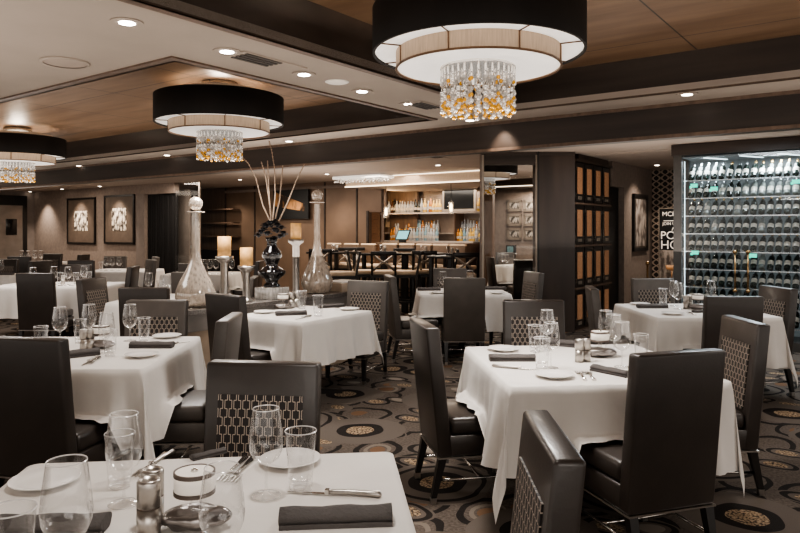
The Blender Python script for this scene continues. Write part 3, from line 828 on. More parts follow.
def P_knife():
    r = empty('steak_knife')
    m = MB(); m.hexa([(-.14, -.002, .003), (-.02, -.009, .003), (-.02, .008, .003), (-.135, .004, .003)], [(-.14, -.002, .0045), (-.02, -.009, .0045), (-.02, .008, .0045), (-.135, .004, .0045)])
    m.build('blade', 'chrome', r)
    MB().tube([(-.02, 0, .008), (.0, .0, .009), (.05, .003, .009), (.10, 0, .009), (.135, -.004, .009), (.145, -.004, .009)], [.006, .0085, .0085, .009, .011, .006], 8).build('handle', 'brushed', r)
    MB().box(-.024, -.012, -.009, .009, .001, .017).build('bolster', 'chrome', r)
    return r
def P_fork():
    r = empty('fork')
    MB().tube([(-.10, 0, .004), (-.02, 0, .006), (.03, 0, .010), (.045, 0, .006)], [.007, .004, .003, .006], 8).build('handle', 'chrome', r)
    m = MB(); m.box(.042, .062, -.012, .012, .004, .007)
    for k in range(4): m.box(.06, .10, -.012+k*.0072, -.0095+k*.0072, .004, .007)
    m.build('tines', 'brushed', r)
    return r
def P_mill():
    r = empty('pepper_mill')
    MB().cyl(.027, 0, .070, n=24).build('body', 'brushed', r)
    MB().cyl(.0255, .070, .074, n=24).build('joint_ring', 'band_dark', r)
    MB().lathe([(.027, .074), (.027, .130), (.024, .136), (.020, .136), (.018, .131)], 24).build('cap', 'brushed', r)
    return r
def P_lamp():
    r = empty('table_lamp')
    m = MB(); m.ball((0, 0, 0), 1, 24, 14)
    for v in m.bm.verts:
        k = noise.noise(v.co*1.6+Vector((3, 1, 2)))
        v.co = Vector((v.co.x*(.085+.022*k), v.co.y*(.055+.014*k), .030+v.co.z*(.030+.012*k)))
        v.co.z = max(0, v.co.z)
    m.build('base', 'lead', r)
    MB().lathe([(.018, .05), (.010, .07), (.012, .095)], 16).build('stem', 'glass', r)
    MB().lathe([(.052, .095), (.052, .150)], 36).build('shade', 'shade_white', r)
    MB().lathe([(.0535, .093), (.0535, .104), (.05, .104), (.05, .093)], 36, capb=False, capt=False).lathe([(.0535, .141), (.0535, .152), (.049, .152), (.049, .145)], 36, capb=False, capt=False).build('band', 'band_dark', r)
    MB().lathe([(.010, .15), (.008, .156), (.003, .158)], 16).build('finial', 'chrome', r)
    return r
PROTO = {'wine': (P_wine, 'glass'), 'tumbler': (P_tumbler, 'glass'), 'plate': (P_plate, 'plate'), 'napkin': (P_napkin, 'napkin'),
         'knife': (P_knife, 'knife'), 'fork': (P_fork, 'fork'), 'mill': (P_mill, 'shaker'), 'lamp': (P_lamp, 'lamp')}
GRP = {'wine': 'stemmed wine glasses', 'tumbler': 'water tumblers', 'plate': 'side plates', 'napkin': 'rolled grey napkins', 'knife': 'steak knives', 'fork': 'forks', 'mill': 'steel salt and pepper mills', 'lamp': 'little table lamps'}
DONE = {}
TOPZ = TZ+.0065
def put(kind, px=None, py=None, label='', rz=0, s=1, xy=None):
    if kind not in DONE: DONE[kind] = PROTO[kind][0](); o = DONE[kind]
    else: o = copy_tree(DONE[kind])
    p = at(px, py, TOPZ) if xy is None else Vector((xy[0], xy[1], TOPZ))
    p.z = TOPZ; o.location = p; o.rotation_euler.z = rz
    if kind == 'fork': s *= 1.12
    o.scale = (s, s*(1.5 if kind == 'fork' else 1), s)
    return tag(o, label, PROTO[kind][1], GRP[kind])
def put2(kind, p0, p1, label, s=1):      # long item from pixel p0 (local -x end) to p1 (+x end)
    a, b = at(*p0, TOPZ), at(*p1, TOPZ)
    m = (a+b)/2; d = b-a
    return put(kind, label=label, rz=math.atan2(d.y, d.x), xy=(m.x, m.y), s=s)
T1 = ' on the foreground table'
put('wine', xy=(-.73, 1.50), label='largest looking wine glass at the left front of the foreground table', s=1.08)
put('wine', xy=(-.395, 1.52), label='wine glass at the front centre of the foreground table, bottom cut by the photo', s=1.0)
put('wine', xy=(-.395, 2.02), label='wine glass on the foreground table beside the right hand tumbler')
put('wine', xy=(-.79, 1.96), label='wine glass on the foreground table in front of the left tumbler')
put('tumbler', xy=(-.30, 2.07), label='tumbler with thick base before the plate on the foreground table', s=1.08)
put('tumbler', xy=(-.855, 2.09), label='tumbler standing behind the left wine glass pair on the foreground table', s=1.0)
put('tumbler', xy=(-.83, 1.46), label='tumbler whose rim shows in the bottom left corner', s=1.15)
put('plate', 290, 463, 'white side plate behind the tumbler'+T1)
put('plate', 45, 484, 'white side plate at the left edge of the foreground table')
put('mill', xy=(-.640, 1.745), label='front steel pepper mill'+T1, s=1.1)
put('mill', xy=(-.658, 1.82), label='rear steel salt mill'+T1, s=1.1)
put('lamp', xy=(-.540, 1.80), label='little lamp with white drum shade and dark bands'+T1, rz=.2, s=1.0)
put('napkin', 336, 522, 'rolled grey napkin at the front right of the foreground table', rz=.08)
o = put('napkin', 208, 456, 'grey napkin end behind the small lamp'+T1, rz=.75, s=.42)
put('napkin', 48, 531, 'dark napkin at the lower left corner of the foreground table', rz=.05)
put2('knife', (284, 493), (383, 497), 'steak knife lying in front of the tumbler'+T1, s=1.0)
put2('fork', (253, 459), (229, 484), 'right fork of the pair'+T1); put2('fork', (246, 458), (222, 483), 'left fork of the pair'+T1)
put2('knife', (138, 474), (168, 456), 'steak knife lying at the far left'+T1, s=.85)
put2('fork', (163, 457), (140, 476), 'fork lying beside the far left knife'+T1)
T2 = ' on the right front table'
put('plate', 503, 350.5, 'white side plate at the far left corner'+T2); put('plate', 554.5, 377, 'white side plate near the front edge'+T2)
put('napkin', 512, 360.5, 'rolled grey napkin below the far plate'+T2, rz=.0, s=.92); put('napkin', 611, 373.5, 'dark rolled napkin beside the forks'+T2, rz=-.95, s=.8)
put('napkin', 565, 346, 'dark napkin behind the mills'+T2, rz=-.5)
put2('knife', (536, 370.5), (498, 367.5), 'steak knife in front of the napkin'+T2)
put('wine', 551, 390-22, 'wine glass in front at centre'+T2); put('wine', 547, 349, 'far wine glass behind the front pair'+T2)
put('tumbler', 542, 368, 'front tumbler'+T2, s=1.05); put('tumbler', 535, 352, 'far tumbler'+T2, s=1.05)
put('mill', 579.5, 362, 'left steel mill of the pair'+T2); put('mill', 586, 361.5, 'right steel mill of the pair'+T2)
put('lamp', 600, 357, 'little lamp with white drum shade'+T2, rz=-.1, s=1.05)
put2('fork', (587, 383), (577, 370.5), 'left fork of the pair'+T2); put2('fork', (596, 382.5), (585, 370.5), 'right fork of the pair'+T2)
put('wine', 622, 367, 'wine glass right next to the big black chair'+T2); put('wine', 614, 356, 'second wine glass right of the lamp'+T2); put('wine', 606, 350, 'wine glass farthest right of the lamp'+T2)
put('tumbler', 641, 362, 'tumbler partly behind the big black chair'+T2)
T3 = ' on the left table'
put('wine', 60, 345, 'wine glass left above the cropped chair'+T3); put('wine', 89, 341, 'tall far wine glass'+T3)
put('wine', 106.5, 353, 'wine glass next to the small lamp'+T3); put('wine', 130, 341, 'right wine glass'+T3)
put('tumbler', 110, 356, 'front tumbler'+T3); put('tumbler', 144, 341, 'right tumbler'+T3); put('tumbler', 41, 352, 'tumbler above the cropped black chair'+T3); put('tumbler', 80, 343, 'far tumbler behind the mills'+T3)
put('mill', 84, 350, 'left steel mill'+T3); put('mill', 90, 349.5, 'right steel mill'+T3); put('lamp', 101, 348.5, 'little lamp'+T3)
put('plate', 167, 337.5, 'far right side plate'+T3); put('plate', 142, 356.5, 'front side plate'+T3)
put('napkin', 152, 347.5, 'rolled grey napkin between two plates'+T3, s=.95); put('napkin', 73, 357, 'dark napkin end beside the cropped chair'+T3, rz=.7)
put2('knife', (80, 367), (98, 357), 'knife'+T3, s=.9); put2('fork', (101, 357), (86, 366), 'fork'+T3)
put2('knife', (183, 343), (168, 345), 'far knife beside the napkin'+T3, s=.8)
T4 = ' on the small angled table'
put('plate', 264.5, 313, 'left side plate'+T4); put('plate', 349, 310, 'right side plate'+T4)
put('napkin', 291, 315, 'front rolled napkin'+T4, rz=.35, s=.95); put('napkin', 331, 307.5, 'rear rolled napkin'+T4, rz=.5, s=.9)
put2('knife', (294, 320.5), (312, 316), 'knife'+T4)
put('tumbler', 318, 316, 'front tumbler'+T4, s=1.15); put('tumbler', 302, 309, 'rear tumbler'+T4, s=1.1)
put('mill', 291.5, 308, 'left steel mill'+T4, s=1.15); put('mill', 297, 307, 'right steel mill'+T4, s=1.15); put('lamp', 283, 309, 'little lamp'+T4)
T5 = ' on the centre back table'
put('napkin', 429, 290.5, 'left rolled napkin'+T5, rz=.05); put('plate', 437.5, 293.5, 'left side plate'+T5); put('napkin', 494, 289.5, 'right rolled napkin'+T5); put('plate', 497, 293.8, 'right side plate'+T5)
for i, (px, py) in enumerate(((443, 292), (449, 290.5), (457, 290.5), (470, 290))): put('wine' if i in (0, 3) else 'tumbler', px, py, ['leftmost wine glass', 'second tumbler from the left', 'third glass, a tumbler behind the chair', 'wine glass right of the chair middle'][i]+T5)
put('mill', 480, 290, 'steel mill'+T5)
T6 = ' on the table by the wine wall'
put('plate', 640, 305, 'far left side plate'+T6); put('napkin', 652, 308, 'rolled dark napkin'+T6); put('plate', 673, 314.5, 'front side plate'+T6)
put('tumbler', 663, 305, 'left tumbler'+T6, s=1.05); put('wine', 674, 306, 'far wine glass'+T6); put('wine', 678, 309, 'near wine glass'+T6); put('mill', 686, 309, 'left steel mill'+T6); put('mill', 690, 308.5, 'right steel mill'+T6)
put2('fork', (697, 316), (686, 312), 'fork'+T6); put('lamp', 698, 309.5, 'little lamp'+T6); put('wine', 711, 306, 'wine glass half behind the chair'+T6); put('napkin', 700, 312.5, 'dark napkin beside the chair'+T6, s=.5)
for px, py, k, l in ((33, 286, 'wine', 'wine glass above the black square chair'), (54, 284.5, 'wine', 'second wine glass'), (68, 285, 'wine', 'third wine glass'), (84, 283.5, 'wine', 'wine glass at the right end'), (60, 284, 'tumbler', 'left tumbler'), (76, 284, 'tumbler', 'middle tumbler'), (89, 283, 'tumbler', 'right tumbler'), (66, 286, 'fork', 'fork')):
    put(k, px, py, l+' on the long mid-left table')
put('mill', 63, 284.5, 'steel mill on the long mid-left table')
for px, py, k, l in ((106, 270.5, 'wine', 'left wine glass'), (112, 270.5, 'wine', 'middle wine glass'), (119, 270.5, 'wine', 'right wine glass'), (101, 270.5, 'tumbler', 'tumbler')):
    put(k, px, py, l+' on the table below the framed photographs')
for px, l in ((22, 'leftmost'), (28, 'second'), (35, 'third'), (41, 'rightmost')):
    put('wine', px, 262.5, l+' wine glass on the corner table near the steel door', s=1.1)
put('wine', 1, 275, 'wine glass at the left photo edge'); put('napkin', 5, 275, 'dark napkin at the left photo edge')
for px, py, k, l in ((149, 294, 'wine', 'left wine glass'), (167, 296, 'wine', 'right wine glass'), (160, 294, 'tumbler', 'tumbler')):
    put(k, px, py, l+' on the table behind the black chair')
for px, l in ((204, 'leftmost'), (210, 'second'), (216, 'third'), (232, 'rightmost')): put('wine', px, 274, l+' wine glass on the table behind the candle holders')
for px, py, l in ((503, 266, 'left'), (507, 267, 'middle'), (515, 265, 'right')): put('wine', px, py, l+' wine glass on the mirror-reflected table', s=1.0)

# ------------------------------------------------------------------ ledge with decorations
LD = math.atan2(.821, .571)
ul = Vector((.571, .821, 0)); nl = Vector((.821, -.571, 0)); L0 = Vector((-1.94, 6.5, 0))
led = empty('low_ledge', L0, LD); tag(led, 'low grey partition with granite top carrying vases and candles', 'partition')
MB().box(-.5, 2.5, -.22, .24, .775, .82).build('granite_top', 'granite', led)
MB().box(-.5, 2.5, -.20, .22, .62, .775).build('upper_band', 'ledge_panel', led)
MB().box(-.46, 2.45, -.17, .20, 0, .62).build('base', 'tray_tan', led)
def onledge(s, off=0): p = L0+ul*s+nl*off; p.z = .82; return p
def bottle_vase(p, prof, ballz, label):
    r = empty('glass_bottle_vase', p); tag(r, label, 'vase')
    MB().lathe(prof, 48, capt=False).build('body', 'seeded_glass', r)
    MB().lathe([(.085, ballz-.085), (.088, ballz-.08), (.085, ballz-.075)], 28).build('collar', 'seeded_glass', r)
    m = MB(); m.ball((0, 0, ballz), .066, 20, 12); m.build('stopper', 'seeded_glass', r)
bottle_vase(onledge(0), [(.10, 0), (.15, .02), (.188, .09), (.185, .15), (.15, .24), (.095, .34), (.058, .43), (.040, .52), (.037, .90)], .98, 'seeded glass bottle vase with long neck and ball stopper, left one')
bottle_vase(onledge(1.72), [(.09, 0), (.15, .02), (.183, .10), (.18, .16), (.14, .27), (.09, .38), (.055, .48), (.037, .60), (.034, 1.03)], 1.13, 'seeded glass bottle vase with long neck and ball stopper, right one')
def candle(s, off, ztop, zbot, label, r_=.065):
    p = onledge(s, off); r = empty('candle_holder', p); tag(r, label, 'candle holder')
    h = zbot-.82
    MB().lathe([(.07, 0), (.07, .015), (.042, .03), (.038, .06), (.038, h-.07), (.05, h-.055), (.085, h-.03), (.09, h), (.08, h), (.06, h-.01)], 28).build('stand', 'brushed', r)
    c = MB().lathe([(r_, 0), (r_, ztop-zbot), (r_*.9, ztop-zbot), (r_*.8, ztop-zbot-.006)], 28).build('pillar_candle', 'candle_wax', loc=(p.x, p.y, zbot+.001))
    tag(c, label.replace('silver holder under', 'cream pillar'), 'candle')
candle(.35, .0, 1.485, 1.29, 'silver holder under the candle nearest the left glass bottle')
candle(.62, .02, 1.37, 1.185, 'silver holder under the low candle in the middle')
candle(1.37, .0, 1.625, 1.445, 'silver holder under the tall candle right of the black vase', .058)
p = onledge(1.0)
tag(MB().box(-.13, .13, -.13, .13, 0, .12).build('crystal_block', 'crystal', loc=p, rz=LD, bevel=.006), 'speckled crystal block standing under the black vase', 'block')
r = empty('black_vase', p+Vector((0, 0, .121))); tag(r, 'black glossy curvy vase with dark flowers on the crystal block', 'vase')
MB().lathe([(.085, 0), (.09, .02), (.06, .05), (.075, .08), (.145, .14), (.15, .17), (.10, .20), (.06, .23), (.075, .27), (.105, .33), (.095, .38), (.055, .43), (.05, .48), (.07, .53)], 36).build('body', 'black_gloss', r)
rr = random.Random(4)
for k in range(20):
    a = k*2.4; q_ = (k+.5)/20; rd = .155*math.sqrt(q_); c = Vector((rd*math.cos(a), rd*math.sin(a), .70-.19*q_+.02*rr.random()))
    m = MB(); m.ball(c, .022, 8, 6)
    for ring in range(3):
        for q in range(7):
            b_ = q*2*PI/7+ring*.5; el = .15+.45*ring; ln = .062-.008*ring
            d = Vector((math.cos(b_)*math.cos(el), math.sin(b_)*math.cos(el), math.sin(el))); sd = Vector((-math.sin(b_), math.cos(b_), 0))*.021
            v = [m.bm.verts.new(x) for x in (c, c+d*ln*.6+sd, c+d*ln-Vector((0, 0, .014)), c+d*ln*.6-sd)]
            m._f(v)
    m.build('flower_head', 'flower', r)
br = onledge(1.0); vb = Vector((br.x, br.y, 1.45))
dd = vb.y
for k, pts in enumerate((((272, 225), (262, 205), (255, 178), (248, 163), (241, 156)), ((272, 225), (269, 200), (266, 175), (262, 162)), ((273, 225), (276, 195), (275, 170), (271, 150), (268, 140)),
                         ((274, 225), (279, 200), (282, 165)), ((276, 225), (287, 203), (297, 180), (305, 165)), ((272, 225), (270, 195), (268, 161)))):
    w = [Vector(((px-HX)/F*dd, dd+.05*math.sin(k*2+i), EYE+(HY-py)/F*dd)) for i, (px, py) in enumerate(pts)]
    m = MB().tube(w, [.009-.0018*i*1.0 if i < 4 else .003 for i in range(len(w))], 6)
    for i in range(len(w)-1):
        for q in range(5):
            m.ball(w[i].lerp(w[i+1], q/5+.07), .009, 5, 3)
    m.move(Matrix.Translation(-r.location))
    m.build('branch', 'branch', r)
tr = empty('wooden_tray', onledge(2.2, -.03), LD); tag(tr, 'tan wooden box tray at the right end of the ledge', 'tray')
MB().box(-.2, .2, -.17, .17, 0, .10).build('box', 'tray_tan', tr, bevel=.006); MB().box(-.18, .18, -.15, .15, .10, .115).build('papers', 'china', tr)

# ------------------------------------------------------------------ wine lockers
lk = rempty('wine_locker', LX, LY0); tag(lk, 'dark wood wall of wine lockers with four rows of tan grille doors', 'locker')
ncol, pitch = 4, .655
cw = 1.57/ncol
fr = MB(); fr.box(-.28, 0, 0, 1.60, 0, Z2-.14); fr.box(-.28, .05, 0, 1.60, Z2-.14, Z2-.10)
fr.build('carcass', 'dark_wood', lk)
sh = MB()
for i in range(5):
    z = 2.60-i*pitch; sh.box(0, .035, 0, 1.6, z, z+.03)
sh.build('shelf_moulding', 'bar_wood', lk)
for i in range(4):
    zt = 2.587-i*pitch; zb = max(.05, zt-.60)
    for j in range(ncol):
        y0 = .02+j*cw; y1 = y0+cw-.03
        d = MB().box(0, .02, y0, y1, zb, zt).build('locker_door', 'black_wood', lk)
        MB().box(.02, .026, y0+.085, y1-.085, zb+.12, zt-.07).build('grille', 'mesh_tan', d)
        MB().box(.02, .028, y0+.11, y1-.11, zb+.035, zb+.085).build('name_plate', 'frame_silver', d)
        MB().box(.02, .032, y0+.004, y0+.022, zt-.13, zt-.07).box(.02, .032, y0+.004, y0+.022, zb+.07, zb+.13).build('hinge', 'chrome', d)
# ------------------------------------------------------------------ poster stand by the lattice wall
xs0, zs = onwall_y(658.5, 208, HWY-.35); xs1, _ = onwall_y(700, 208, HWY-.35); _, zs1 = onwall_y(662, 249, HWY-.35); _, zs2 = onwall_y(662, 292, HWY-.35)
r = rempty('poster_board', xs0, HWY-.35, 0); tag(r, 'black sign board lettered for the power hour above a cocktail picture', 'sign')
W = xs1-xs0
MB().box(0, W, 0, .03, zs2, zs).build('board', 'black', r)
b = .02
MB().box(0, b, -.01, 0, zs2, zs).box(W-b, W, -.01, 0, zs2, zs).box(0, W, -.01, 0, zs-b, zs).box(0, W, -.01, 0, zs2, zs2+b).build('border', 'frame_silver', r)
MB().box(b, W-b, -.006, 0, zs2+b, zs1-.02).build('picture', 'poster_print', r)
m = MB(); m.lathe([(.02, 0), (.10, .02), (.12, .10), (.11, .10), (.09, .03), (.01, .01)], 20, (W*.33, -.0, zs2+.42)).lathe([(.01, 0), (.01, .18)], 8, (W*.33, 0, zs2+.24)).lathe([(.08, 0), (.01, .02)], 16, (W*.33, 0, zs2+.22))
for v in m.bm.verts: v.co.y = -.008+v.co.y*.03
m.build('cocktail_glass', 'cocktail', r)
def text(s, size, x, z, parent, m='cream_text', align='LEFT', shear=0, y=-.012):
    cu = bpy.data.curves.new('lettering', 'FONT'); cu.body = s; cu.size = size; cu.extrude = .001; cu.align_x = align; cu.shear = shear
    o = bpy.data.objects.new('lettering', cu); C.objects.link(o)
    dg = bpy.context.evaluated_depsgraph_get(); me = bpy.data.meshes.new_from_object(o.evaluated_get(dg))
    bpy.data.objects.remove(o)
    o = bpy.data.objects.new('lettering', me); C.objects.link(o); me.materials.clear(); me.materials.append(MATS[m])
    o.parent = parent; o.location = (x, y, z); o.rotation_euler.x = PI/2; return o
H_ = zs-zs1
text('MCKEE', .125, .07, zs-.16, r); text('JOIN US IN', .075, .08, zs-.33, r); text('for', .12, .24, zs-.44, r, shear=.4)
text('POWER', .215, .035, zs-.60, r); text('HOUR', .235, .035, zs-.79, r)
MB().box(.10, .42, -.011, -.006, zs-.255, zs-.243).build('rule', 'cream_text', r)
xq, zq = onwall_x(636, 262, LX)
pst = rempty('brass_post', LX+.3, xq-.3, 0); tag(pst, 'slim brass post with round knob below the framed poster', 'post')
MB().lathe([(.14, 0), (.14, .02), (.02, .04), (.018, .90), (.035, .93), (.035, .96), (.001, .99)], 20).build('pole', 'brass', pst)

# ------------------------------------------------------------------ wine wall
WX0, WX1, WY = -2.58, 1.6, 9.95
wc = rempty('wine_cabinet', WX0, WY); tag(wc, 'tall glass fronted wine cabinet with cool lit shelves at the right', 'cabinet')
W = WX1-WX0
MB().box(-.04, W, -.03, .65, 2.58, Z2-.01).build('fascia', 'beam_wood', wc)
MB().box(-.02, .09, 0, .07, 0, 2.58).box(-.02, .05, .55, .6, 0, 2.58).build('post', 'cabinet_metal', wc)
MB().box(-.02, W, .60, .64, 0, 2.58).build('back_panel', 'cabinet_inside', wc)
MB().box(.0, W, .0, .6, 0, .12).build('plinth', 'cabinet_metal', wc)
MB().box(.10, W, .02, .025, .12, 2.56).build('glass_front', 'pane', wc)
LEV = [2.234-.2447*k for k in range(9)]
for z in LEV:
    s = MB().box(.09, W, .10, .58, z-.006, z).build('glass_shelf', 'pane', wc)
    MB().box(.09, W, .088, .10, z-.010, z+.004).build('shelf_edge', 'foil_silver', s)
MB().box(.09, W, .03, .6, 2.545, 2.56).build('cabinet_top', 'cabinet_inside', wc)
m = MB().box(.11, .118, .06, .068, .2, 2.5)
for k in range(5): m.hexa([(.35+k*.45, .1, 2.535), (.38+k*.45, .1, 2.535), (.58+k*.45, .5, 2.535), (.55+k*.45, .5, 2.535)], [(.35+k*.45, .1, 2.545), (.38+k*.45, .1, 2.545), (.58+k*.45, .5, 2.545), (.55+k*.45, .5, 2.545)])
m.build('led_strip', 'cool_glow', wc)
for px in (735, 748):
    x, z = onwall_y(px, 252, WY-.04); h = MB().tube([(x-WX0, -.04, .75), (x-WX0, -.04, z)], .012, 8); h.ball((x-WX0, -.04, z), .03); h.ball((x-WX0, -.04, .75), .03)
    h.tube([(x-WX0, -.04, z-.1), (x-WX0, .02, z-.1)], .006).tube([(x-WX0, -.04, .85), (x-WX0, .02, .85)], .006)
    h.build('door_handle', 'brass', wc)
def wine_bottle(body, foil):
    r = empty('wine_bottle')
    pr = [(.001, 0), (.036, .0), (.0385, .006), (.0385, .185), (.034, .21), (.018, .235), (.0145, .255), (.0145, .30)]
    MB().lathe(pr, 16).build('body', body, r)
    MB().lathe([(.0155, .245), (.0155, .302)], 12).build('capsule', foil, r)
    m = MB(); n = 16; ring = []
    for k in range(n):
        a = -PI/2-1.25+2.5*k/(n-1); ring.append([m.bm.verts.new((.0392*math.cos(a), .0392*math.sin(a), z)) for z in (.055, .125)])
    for a, b in zip(ring, ring[1:]): m._f([a[0], b[0], b[1], a[1]], True)
    m.build('label', 'label_white', r)
    return r
MATS['bottle_pale'] = mat('bottle_pale', (.16, .17, .16), .12)
WB = [wine_bottle('bottle_dark', 'foil_silver'), wine_bottle('bottle_dark', 'foil_gold'), wine_bottle('bottle_dark', 'foil_dark'), wine_bottle('bottle_pale', 'foil_silver')]
wbu = [False]*4
RN = ['top', 'second', 'third', 'fourth', 'fifth', 'sixth', 'seventh', 'eighth', 'ninth']
rr = random.Random(9)
for i, z in enumerate(LEV):
    x = .17; c = 0
    while x < 1.92:
        k = [0, 0, 1, 2, 0, 2, 2, 1, 0][i]
        if rr.random() < .25: k = rr.randrange(4)
        if i in (0,) and x > .9: k = 1
        if i == 1 and x > .8: k = 3
        if i in (2, 4) and x > 1.0: k = 1
        o = WB[k] if not wbu[k] else copy_tree(WB[k]); wbu[k] = True
        o.location = rm(WX0+x, WY+.17, z+.040*math.sin(R_(42))+.001)
        o.rotation_euler = (R_(-42)-.06*rr.random(), 0, TH+.10*(rr.random()-.5))
        o.rotation_mode = 'XYZ'
        tag(o, 'label-forward bottle tilted on the %s shelf of the wine cabinet' % RN[i], 'bottle', 'wine bottles on the %s cabinet shelf' % RN[i])
        x += .098; c += 1
for (px, py, l) in ((694, 186, 'left end of the second cabinet shelf'), (714, 189, 'second cabinet shelf, right of the first glint'), (796, 182, 'upper right of the wine cabinet'), (695, 253, 'left end of the sixth cabinet shelf'), (753, 256, 'sixth cabinet shelf by the brass handles')):
    x, z = onwall_y(px, py, WY+.06)
    tag(room_obj(MB().box(-.045, .045, 0, .004, -.02, .03).box(-.06, -.03, 0, .004, -.03, .0), 'teal_glint', 'teal_glint', (x, WY+.06, z), kind=None), 'small painted teal glint at the '+l, 'glint')

# ------------------------------------------------------------------ bar
bx0 = xd+.15; bx1 = onwall_y(480, 230, PW+.2)[0]
br_ = rempty('bar_counter', bx0, PW-.35); tag(br_, 'long bar counter with pale lit top and brown panelled front', 'bar')
BL = bx1-bx0
MB().box(0, BL, 0, .5, 0, 1.22).build('front', 'bar_wood', br_)
MB().box(-.03, BL, -.15, .55, 1.22, 1.27).build('counter_top', 'stool_back', br_)
bb = rempty('back_bar', xk0+.15, BW-.45); tag(bb, 'back bar cabinet with bright counter and shelves under the television', 'cabinet')
bL = xk1-xk0-.2
_, zlow = onwall_y(430, 240.5, BW-.3)
_, zup = onwall_y(430, 212, BW-.3)
MB().box(0, bL, 0, .45, 0, zlow-.03).build('base', 'bar_wood', bb)
MB().box(0, bL, -.02, .45, zlow-.04, zlow-.01).build('worktop', 'bar_top', bb)
MB().box(0, bL, .02, .43, zup-.045, zup-.01).build('upper_shelf', 'bar_top', bb)
MB().box(0, bL, .42, .44, zlow, 2.5).build('splashback', 'bar_back', bb)
MB().box(0, bL, .18, .4, zlow+.17, zlow+.18).build('riser', 'bar_top', bb)
xa_, _ = onwall_y(443, 230, BW-.5); xb_, _ = onwall_y(457, 230, BW-.5)
MB().box(xa_-xk0+.15, xb_-xk0-.25, -.03, .4, zlow, zup-.04).build('pillar', 'bar_wood', bb)
def spirit(bm_, h, r, capm):
    m = MB().use(bm_); m.lathe([(r, 0), (r, h*.6), (r*.4, h*.75), (r*.36, h*.93)], 12)
    m.use('label_white').lathe([(r*1.03, h*.2), (r*1.03, h*.38)], 12, capb=False, capt=False)
    m.use(capm).lathe([(r*.42, h*.93), (r*.42, h)], 10)
    return m.mesh('spirit_bottle')
SP = [spirit(*a) for a in (('bottle_amber', .31, .04, 'foil_dark'), ('bottle_clear', .33, .038, 'foil_silver'), ('bottle_brown', .30, .042, 'foil_gold'), ('bottle_gold', .28, .042, 'foil_gold'),
                           ('bottle_blue', .32, .038, 'foil_silver'), ('bottle_clear', .29, .042, 'foil_gold'), ('bottle_dark', .31, .037, 'foil_dark'))]
def bar_row(p0, p1, y, z, ks, label, group, sc=1.1):
    a, _ = onwall_y(p0, 230, y); b, _ = onwall_y(p1, 230, y); x = a+.04
    while x < b-.03:
        o = bpy.data.objects.new('spirit_bottle', SP[rr.choice(ks)]); C.objects.link(o); o.location = rm(x, y+rr.uniform(-.02, .02), z)
        s = sc*rr.uniform(.9, 1.08); o.scale = (s, s, s); tag(o, label, 'bottle', group); x += .078+.01*rr.random()
bar_row(388, 424, BW-.33, zup-.008, (1, 2, 5, 6), 'spirit bottle on the upper bar shelf, left stretch', 'bottles left on the upper bar shelf')
bar_row(424, 442, BW-.33, zup-.008, (0, 3, 3, 5), 'amber or gold spirit bottle on the upper bar shelf beside the television', 'amber bottles on the upper bar shelf')
bar_row(477, 484, BW-.33, zup-.008, (0, 3), 'amber bottle on the upper bar shelf right of the television', 'bottles right of the television')
bar_row(390, 441, BW-.16, zlow+.182, (1, 1, 5, 4, 0), 'spirit bottle on the rear riser of the back bar', 'bottles on the bar riser', 1.05)
bar_row(390, 412, BW-.36, zlow-.008, (0, 3, 1, 6), 'spirit bottle in the front row left on the back bar', 'front row bottles left on the back bar')
bar_row(410, 441, BW-.36, zlow-.008, (1, 5, 4, 1), 'clear spirit bottle in the front row on the back bar', 'clear bottles on the back bar')
bar_row(457, 484, BW-.16, zlow+.182, (1, 0, 5), 'spirit bottle on the riser right of the bar pillar', 'riser bottles right of the pillar', 1.05)
bar_row(457, 484, BW-.36, zlow-.008, (0, 1, 4, 3), 'spirit bottle in the front row right of the bar pillar', 'front bottles right of the pillar')
xl, zt = onwall_y(442.5, 188, BW-.6); xr, _ = onwall_y(475.5, 188, BW-.6); _, zb = onwall_y(459, 211, BW-.6)
r = rempty('television', xl, BW-.6); tag(r, 'black television with pale frame above the back bar', 'television')
MB().box(0, xr-xl, 0, .05, zb, zt).build('frame', 'frame_silver', r); MB().box(.05, xr-xl-.05, -.01, 0, zb+.05, zt-.06).build('screen', 'tv_black', r)
MB().box((xr-xl)/2-.05, (xr-xl)/2+.05, .05, .55, (zb+zt)/2-.05, (zb+zt)/2+.05).build('bracket', 'black', r)
# order screen on the bar
xl, zz = onwall_y(401, 241.5, PW-.2)
r = rempty('order_screen', xl, PW-.2, 1.27, .1); tag(r, 'tilted touch screen with teal display on the bar counter', 'screen')
MB().hexa([(-.16, 0, .06), (.16, 0, .06), (.16, .02, .06), (-.16, .02, .06)], [(-.13, .10, .28), (.19, .10, .28), (.19, .13, .28), (-.13, .13, .28)]).build('casing', 'black', r)
MB().hexa([(-.13, -.002, .08), (.14, -.002, .08), (.14, .006, .08), (-.13, .006, .08)], [(-.11, .085, .26), (.165, .085, .26), (.165, .10, .26), (-.11, .10, .26)]).build('display', 'screen_blue', r)
MB().box(-.06, .06, 0, .14, 0, .07).build('stand', 'black', r)
xl, zz = onwall_y(391, 220.5, BW-.05)
tag(room_obj(MB().box(-.16, .16, -.02, 0, -.17, .17), 'bar_notice', 'cushion', (xl, BW-.05, zz), kind=None), 'small cream square notice on the wall at the left end of the bar', 'notice')
def pendant(px, py, y, label):
    x, z = onwall_y(px, py, y); r = rempty('pendant_light', x, y, z); tag(r, label, 'pendant light')
    MB().tube([(0, 0, .12), (0, 0, Z2-z)], .006).build('cord', 'black', r)
    MB().lathe([(.03, -.13), (.055, -.12), (.055, .1), (.02, .13)], 16).build('glass_shade', 'glass', r)
    m = MB(); m.lathe([(.02, -.08), (.03, -.03), (.028, .05), (.01, .09)], 12); m.build('bulb', 'bulb', r)
